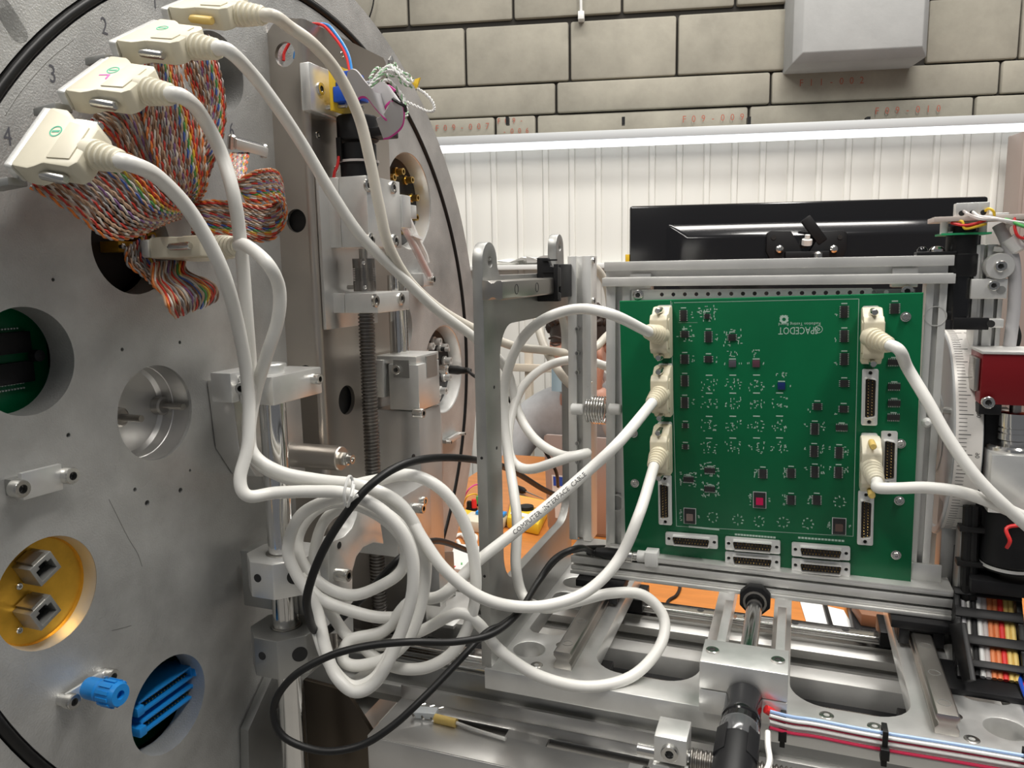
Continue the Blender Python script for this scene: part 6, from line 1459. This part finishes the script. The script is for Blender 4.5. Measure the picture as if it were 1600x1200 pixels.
# ================================================================ RIBBON CABLES ON THE PLATE
def rib_thing(label, pairs, n=18, first=0, wl=.011, o=None):
    ctrl = []
    for u0, v0, u1, v1, x in pairs:
        p, q = PX(u0, v0, x), PX(u1, v1, x); ctrl.append(((p+q)/2, q-p))
    th = thing('ribbon_cable', label, 'ribbon cable', ctrl[0][0], 'rainbow ribbon cables on the plate')
    ribbon(th, ctrl, n=n, first=first, wl=wl, twist=.0009, rw=.0008)
    return th
rib_thing('rainbow twisted ribbon cable hanging under the lowest left plug', [(48, 292, 112, 212, -.425), (70, 304, 160, 226, -.415), (118, 335, 215, 250, -.405), (170, 372, 265, 300, -.40), (215, 368, 285, 318, -.41), (255, 350, 298, 320, -.43), (285, 340, 302, 322, -.455)], first=1)
rib_thing('rainbow twisted ribbon cable under the second plug from the left', [(140, 190, 190, 120, -.43), (175, 212, 235, 140, -.42), (206, 262, 268, 215, -.415), (226, 300, 282, 262, -.42), (240, 330, 290, 300, -.435), (252, 345, 292, 318, -.455)], first=3)
rib_thing('rainbow twisted ribbon cable under the third plug from the left', [(215, 110, 265, 70, -.43), (222, 155, 285, 128, -.42), (232, 215, 310, 195, -.41), (252, 268, 320, 258, -.41), (268, 300, 322, 292, -.42), (270, 318, 312, 312, -.445)], first=6)
rib_thing('rainbow twisted ribbon cable under the topmost plug', [(275, 80, 325, 55, -.43), (292, 120, 340, 100, -.42), (312, 165, 350, 150, -.415), (312, 212, 350, 200, -.415), (302, 245, 336, 245, -.42), (290, 275, 322, 285, -.44)], n=14, first=2)
rib_thing('rainbow ribbon cable folded back towards the column', [(300, 318, 300, 368, -.445), (330, 314, 330, 372, -.43), (375, 318, 378, 375, -.42), (415, 322, 424, 374, -.405), (440, 300, 446, 345, -.395), (432, 268, 440, 315, -.385), (400, 268, 410, 316, -.378), (372, 282, 385, 312, -.385), (362, 268, 384, 268, -.40), (360, 240, 388, 240, -.415)], first=0)
rib_thing('short rainbow ribbon cable dangling below the middle plug', [(238, 412, 288, 404, -.435), (240, 440, 292, 425, -.425), (256, 462, 318, 436, -.415), (262, 478, 338, 450, -.41), (268, 488, 338, 466, -.415), (274, 496, 330, 474, -.42)], n=16, first=4, wl=.03)
rib_thing('dark rainbow ribbon cable inside the ribbon port', [(196, 388, 226, 368, -.455), (200, 412, 236, 400, -.447), (222, 430, 250, 416, -.442), (246, 452, 262, 432, -.450)], n=8, first=1)
# loose D-shaped socket with pins pointing up, marked 6
a, b = PX(362, 222, -.415), PX(412, 236, -.415)
ds = thing('ribbon_socket', 'grey pin socket on a ribbon cable beside the pencilled 6', 'socket', (a+b)/2)
W_ = (b-a).normalized(); N_ = V(.4, -.3, 1).normalized(); T_ = W_.cross(N_).normalized()
cc = (a+b)/2
part('shell', G().obox(cc, W_*(b-a).length*.5, T_*.005, N_*.004), M['tin'], ds, bevel=.0008)
part('face', G().obox(cc+N_*.0042, W_*(b-a).length*.42, T_*.0038, N_*.0006), M['greyrib'], ds)
g = G()
for i in range(13):
    for s in (-1, 1): g.lathe(cc+N_*.0048+W_*((i/12-.5)*(b-a).length*.76)+T_*(s*.0017), N_, [(.0009, 0), (.0009, .0002)], 6)
part('pin_holes', g, M['socket'], ds, kind='stuff')
for e in (a, b): part('mount_screw', G().lathe(e+N_*.001, N_, [(.003, -.006), (.003, .004), (.0015, .005)], 10), M['screw'], ds)
# steel ledges that carry the plugs
for k, (u0, v0, u1, v1) in enumerate(((-12, 292, 28, 284), (66, 178, 100, 168), (145, 100, 176, 92))):
    a, b = PX(u0, v0, -.435), PX(u1, v1, -.42)
    solo('plug_ledge', G().obox((a+b)/2, (b-a)/2, V(0, .006, 0), V(0, 0, .0022)), M['gray'], ('small grey metal ledge at the lower end of the leftmost plug', 'small grey metal ledge between the two leftmost plugs', 'small grey metal ledge between second and third plug')[k], 'bracket', (a+b)/2, bevel=.0004)

# ================================================================ WHITE DATA CABLES
def dep(p): q = fr(p, -MYAW); return q.dot(_F)
def D_(*pts): return [PD(u, v, d) for u, v, d in pts]
def plug_on_plate(th, e0, e1, mt, thumb, x=-.424, bd_=None, L=.046, mark='green'):
    p, q = PX(*e0, x), PX(*e1, x)
    return hood(th, (p+q)/2, q-p, None or V(0, 1, 0), V(1, 0, -.20), mt, thumb, L=L, bootdir=bd_, mark=mark)
def plug_on_board(th, u, v, mt, thumb, bdir, L=.036, wp=None):
    if wp: bdir = ((PD(*wp)-(bd(u, v)+Nd*(L+.006))).normalized()+Nd*.55)
    return hood(th, bd(u, v)+Nd*.001, Bd, Ad, Nd, mt, thumb, L=L, bootdir=bdir, thick=.0155)
def new_cable(label, o): return thing('data_cable', label, 'cable', o, 'thick white data cables')
# 1: lowest left plug -> third plug on the board's left
t1 = new_cable('white data cable from the lowest left plug to the lowest plug left of the board', PD(552, 1080, .58))
s, d = plug_on_plate(t1, (17, 270), (80, 180), 'cream', 'screw', bd_=(1, -.1, -.25))
e, de = plug_on_board(t1, 1040, 697, 'beige', 'screw', None, wp=(1000, 800, .63))
path = [s-d*.004, s+d*.010]+D_((248, 278, dep(s)+.02), (300, 335, dep(s)+.05), (346, 420, .50), (372, 510, .535), (387, 600, .555), (388, 690, .555), (375, 748, .55), (388, 775, .55), (430, 770, .56), (490, 768, .56), (545, 772, .555), (600, 800, .555), (638, 850, .56), (645, 920, .565), (622, 1000, .57), (590, 1062, .57), (555, 1081, .57), (524, 1055, .575), (508, 1010, .58), (494, 950, .59), (462, 895, .59), (450, 855, .59), (470, 805, .59), (520, 780, .59), (580, 772, .585), (632, 800, .58), (662, 845, .575), (695, 890, .575), (745, 930, .58), (800, 947, .59), (860, 945, .60), (920, 922, .615), (968, 872, .625), (1000, 800, .628))+[e+de*.006, e-de*.006]
j = cable(t1, path)
# 2: second left plug -> middle board plug
t2 = new_cable('white data cable printed with lettering, from the second left plug to the middle board plug', PD(560, 1000, .6))
s, d = plug_on_plate(t2, (85, 165), (180, 95), 'cream', 'screw', bd_=(1, -.1, -.22), mark='pink')
e, de = plug_on_board(t2, 1041, 607, 'beige', 'screw', None, wp=(975, 682, .625))
path2 = [s-d*.004, s+d*.010]+D_((312, 176, dep(s)+.035), (345, 238, dep(s)+.06), (366, 310, .52), (378, 400, .54), (386, 500, .55), (392, 590, .565), (388, 670, .565), (398, 712, .565), (440, 738, .565), (500, 750, .57), (570, 760, .57), (628, 790, .575), (660, 850, .58), (664, 910, .585), (645, 985, .585), (610, 1025, .585), (560, 1040, .59), (536, 1030, .595), (548, 1000, .60), (600, 985, .60), (640, 940, .60))
path2 += D_((690, 930, .595), (745, 878, .60), (800, 835, .605), (860, 787, .612), (920, 735, .62), (970, 688, .625))+[e+de*.006, e-de*.006]
j2 = cable(t2, path2)
P = catmull(path2, 7); ln = 0; s0 = 0
for a_, b_ in zip(P[:-1], P[1:]):
    ln += (b_-a_).length
    if (b_-PD(820, 820, .607)).length < .012 and s0 == 0: s0 = ln
print_on(j2, path2, CABR, 'COMPUTER  INTERFACE  CABLE', .0052, s0-.004)
# 3: middle plug -> first board plug
t3 = new_cable('white data cable from the middle plate plug to the top left board plug', PD(700, 1030, .6))
o3 = PX(262, 392, -.438)
s, d = hood(t3, o3, V(0, 1, -.05), None, V(1, 0, 0.03), 'cream', 'screw', L=.046, bootdir=(1, -.35, 0))
e, de = plug_on_board(t3, 1040, 517, 'beige', 'screw', None, wp=(955, 490, .63))
path3 = [s-d*.004, s+d*.012]+D_((418, 412, .52), (436, 450, .535), (434, 500, .545), (415, 560, .555), (398, 620, .575), (390, 680, .575), (402, 722, .58), (450, 748, .58), (520, 762, .58), (580, 752, .585), (640, 742, .585), (690, 765, .585), (725, 815, .59), (742, 880, .595), (740, 950, .60), (715, 1010, .60), (675, 1040, .60), (630, 1045, .60), (590, 1030, .605), (560, 1000, .61))
path3b = D_((560, 1000, .615), (600, 1008, .61), (660, 985, .605), (715, 958, .60), (748, 975, .60), (780, 1015, .60), (840, 1055, .60), (915, 1073, .605), (985, 1058, .615), (1030, 1012, .63), (1037, 965, .645), (1005, 930, .65), (955, 927, .645), (900, 940, .635), (850, 950, .635), (818, 932, .66), (806, 885, .662), (808, 820, .666), (803, 770, .685), (796, 725, .705), (788, 660, .715), (789, 600, .71), (808, 542, .69), (845, 502, .67), (900, 483, .655), (955, 491, .635))+[e+de*.006, e-de*.006]
cable(t3, path3+path3b[1:])
# 4, 5: the two upper plugs, running across to the gantry
t4 = new_cable('white data cable from the third left plug sweeping across the bearing block', PD(600, 420, .62))
s, d = plug_on_plate(t4, (163, 85), (255, 40), 'cream', 'screw', bd_=(1, -.05, -.22))
cable(t4, [s-d*.004, s+d*.010]+D_((396, 118, dep(s)+.03), (434, 168, dep(s)+.055), (475, 230, .585), (520, 305, .61), (565, 370, .635), (620, 425, .665), (680, 482, .70), (740, 527, .735), (790, 575, .77), (810, 645, .77), (838, 688, .75), (880, 712, .725), (917, 708, .70), (885, 716, .69), (830, 733, .70), (802, 722, .72), (794, 690, .745), (800, 645, .765), (818, 603, .78), (855, 572, .80), (905, 562, .81), (960, 578, .82), (1010, 610, .83), (1060, 650, .83)))
t5 = new_cable('yellowed data cable from the topmost plug passing over the motor to the gantry', PD(590, 300, .6))
s, d = plug_on_plate(t5, (240, 33), (330, -5), 'cream', 'thumb', bd_=(1, .0, -.18), mark=None)
cable(t5, [s-d*.004, s+d*.010]+D_((452, 42, dep(s)+.02), (490, 70, dep(s)+.035), (528, 115, .60), (560, 180, .615), (578, 250, .625), (592, 320, .635), (608, 385, .65), (640, 440, .68), (690, 485, .72), (745, 516, .76), (800, 540, .80), (850, 547, .82), (900, 552, .84), (930, 543, .86), (955, 520, .87), (1000, 500, .88), (1060, 520, .88)), mt='cableg')
# a further strand visible through the gantry window and behind the frame top
solo('data_cable', G().tube(D_((838, 500, .86), (850, 540, .84), (870, 575, .82), (890, 600, .82), (920, 620, .85), (960, 650, .88)), CABR, 12), M['cableg'], 'yellowed cable crossing behind the gantry window in front of the person', 'cable', PD(860, 560, .83), group='thick white data cables', ang=60)
solo('data_cable', G().tube(D_((905, 408, .86), (925, 415, .86), (940, 430, .87), (950, 455, .88), (955, 500, .9)), CABR, 12), M['cableg'], 'short yellowed cable arc beside the upright profile top', 'cable', PD(925, 415, .86), group='thick white data cables', ang=60)
# 6, 7: the two plugs on the board's right
t6 = new_cable('white data cable from the upper right board plug down to the right edge', PD(1540, 760, .6))
e, de = plug_on_board(t6, 1359, 522, 'beige', 'screw', (.55, -1, -.22))
cable(t6, [e-de*.004, e+de*.014]+D_((1418, 575, .60), (1448, 625, .59), (1482, 685, .58), (1525, 745, .57), (1575, 795, .565), (1640, 850, .57), (1720, 905, .60), (1790, 1000, .65), (1800, 1120, .70), (1780, 1250, .74)))
t7 = new_cable('cream data cable with yellow thumbscrews from the lower right board plug', PD(1450, 765, .6))
e, de = plug_on_board(t7, 1357, 718, 'cream', 'thumb', (.10, -1, -.22), L=.030)
cable(t7, [e-de*.004, e+de*.006]+D_((1372, 762, .605), (1400, 763, .60), (1450, 762, .59), (1505, 770, .58), (1560, 790, .575), (1640, 828, .585), (1725, 880, .615), (1805, 985, .66), (1815, 1120, .71), (1795, 1250, .75)))
# rest of the coil: two more turns of the spare length
t8 = new_cable('spare turn of white data cable, inner ring of the coil', PD(555, 930, .6))
cable(t8, D_((520, 785, .605), (560, 790, .60), (605, 815, .60), (632, 850, .60), (628, 890, .60), (595, 915, .60), (550, 930, .60), (505, 915, .60), (472, 878, .605), (466, 838, .61), (490, 800, .61), (530, 784, .61), (580, 790, .615), (625, 830, .615), (648, 880, .61), (650, 930, .61), (632, 985, .605), (598, 1035, .60), (560, 1062, .60), (548, 1068, .61)))
t9 = new_cable('spare turn of white data cable, left strand of the coil', PD(500, 960, .6))
cable(t9, D_((470, 900, .60), (500, 935, .595), (550, 955, .595), (600, 965, .60), (640, 955, .61), (655, 900, .62), (640, 840, .62), (600, 800, .62), (550, 790, .62), (510, 810, .62), (492, 860, .62), (495, 915, .615), (522, 965, .61), (550, 1000, .605), (580, 1000, .61), (620, 970, .615)))
t10 = new_cable('spare turn of white data cable, lower loop of the coil', PD(500, 1000, .6))
cable(t10, D_((486, 900, .60), (490, 950, .595), (500, 1000, .585), (520, 1045, .58), (550, 1072, .58), (585, 1060, .58), (610, 1020, .585), (640, 960, .60), (652, 920, .62), (645, 880, .63)))
# wire twist holding the bundle
tie = thing('cable_twist_tie', 'white wire twist tie holding the cable bundle together', 'cable tie', PD(545, 770, .54))
part('loop', G().tube(D_((540, 790, .54), (538, 770, .535), (545, 745, .54), (551, 752, .545), (548, 775, .535), (543, 793, .54), (549, 775, .53), (553, 758, .54)), .0011, 7), M['whitep'], tie)
part('tail', G().tube(D_((545, 785, .54), (556, 776, .535), (560, 774, .535)), .0012, 7), M['whitep'], tie)

# ================================================================ BLACK COAXIAL CABLES
def bnc(th, p, d):
    d = Vector(d).normalized()
    part('metal_plug', G().lathe(p, d, [(.0058, 0), (.0066, .001), (.0066, .010), (.0055, .011), (.0055, .014)], 20), M['screw'], th)
    part('black_boot', G().lathe(Vector(p)+d*.014, d, [(.0058, 0), (.0060, .012), (.0048, .018), (.0046, .022), (.0040, .0225), (.0044, .025), (.0038, .0255), (.0042, .028), (.0030, .031)], 18), M['rubber'], th)
    return Vector(p)+d*.044
RB = .0027
k1 = thing('coaxial_cable', 'black coaxial cable plugged in at the lower left corner of the board', 'cable', PD(560, 1170, .56), 'black coaxial cables')
c = bd(1000, 866)+Nd*.008; dvec = V(-1, -.25, .10)
s = bnc(k1, c+dvec.normalized()*.006, dvec)
cable(k1, [s-dvec.normalized()*.004]+D_((905, 856, .66), (868, 872, .645), (840, 910, .635), (812, 955, .60), (770, 990, .575), (710, 1003, .56), (640, 1003, .548), (570, 1010, .545), (510, 1027, .545), (455, 1060, .545), (428, 1105, .55), (442, 1150, .55), (500, 1173, .55), (560, 1166, .55), (610, 1137, .55), (660, 1092, .555), (710, 1040, .57), (758, 990, .590), (785, 976, .605), (814, 952, .628), (842, 908, .66), (872, 872, .69), (905, 858, .73), (960, 855, .80)), RB, 'rubber')
w = bd(1018, 866)
sk_ = thing('coaxial_socket_block', 'white plastic right-angle coaxial socket at the lower left corner of the board', 'socket', w)
part('block', G().obox(w+Nd*.008+Ad*.002, Ad*.0062, Bd*.0072, Nd*.0079), M['whitep'], sk_, bevel=.0008)
part('neck', G().cyl(w+Nd*.008-Ad*.004, w+Nd*.008-Ad*.012, .0058, n=18), M['whitep'], sk_)
part('bayonet', G().cyl(w+Nd*.008-Ad*.012, w+Nd*.0085-Ad*.017, .005, n=18), M['screw'], sk_)
k2 = thing('coaxial_cable', 'black coaxial cable arching over the coil from behind the gantry plate', 'cable', PD(620, 730, .57), 'black coaxial cables')
cable(k2, D_((885, 780, .95), (850, 765, .88), (800, 735, .78), (750, 720, .66), (690, 715, .60), (632, 725, .565), (580, 757, .545), (535, 810, .54), (500, 870, .54), (480, 930, .545), (483, 962, .56), (492, 985, .585), (512, 985, .61), (545, 955, .625), (580, 920, .625), (630, 868, .64), (680, 845, .74), (730, 860, .85), (780, 880, .95)), RB*1.15, 'rubber')
k3 = thing('coaxial_cable', 'thin black coaxial cable leaving the bayonet panel on the plate', 'cable', PX(700, 577, -.44), 'black coaxial cables')
y, z, r = PORT['bnc']; s = bnc(k3, V(XP-.006, y, z), (1, .05, -.03))
cable(k3, [s-V(.004, 0, 0)]+D_((745, 590, .93), (785, 612, .90), (812, 650, .90), (845, 695, .92), (868, 735, .95), (872, 760, 1.0)), RB*.8, 'rubber')
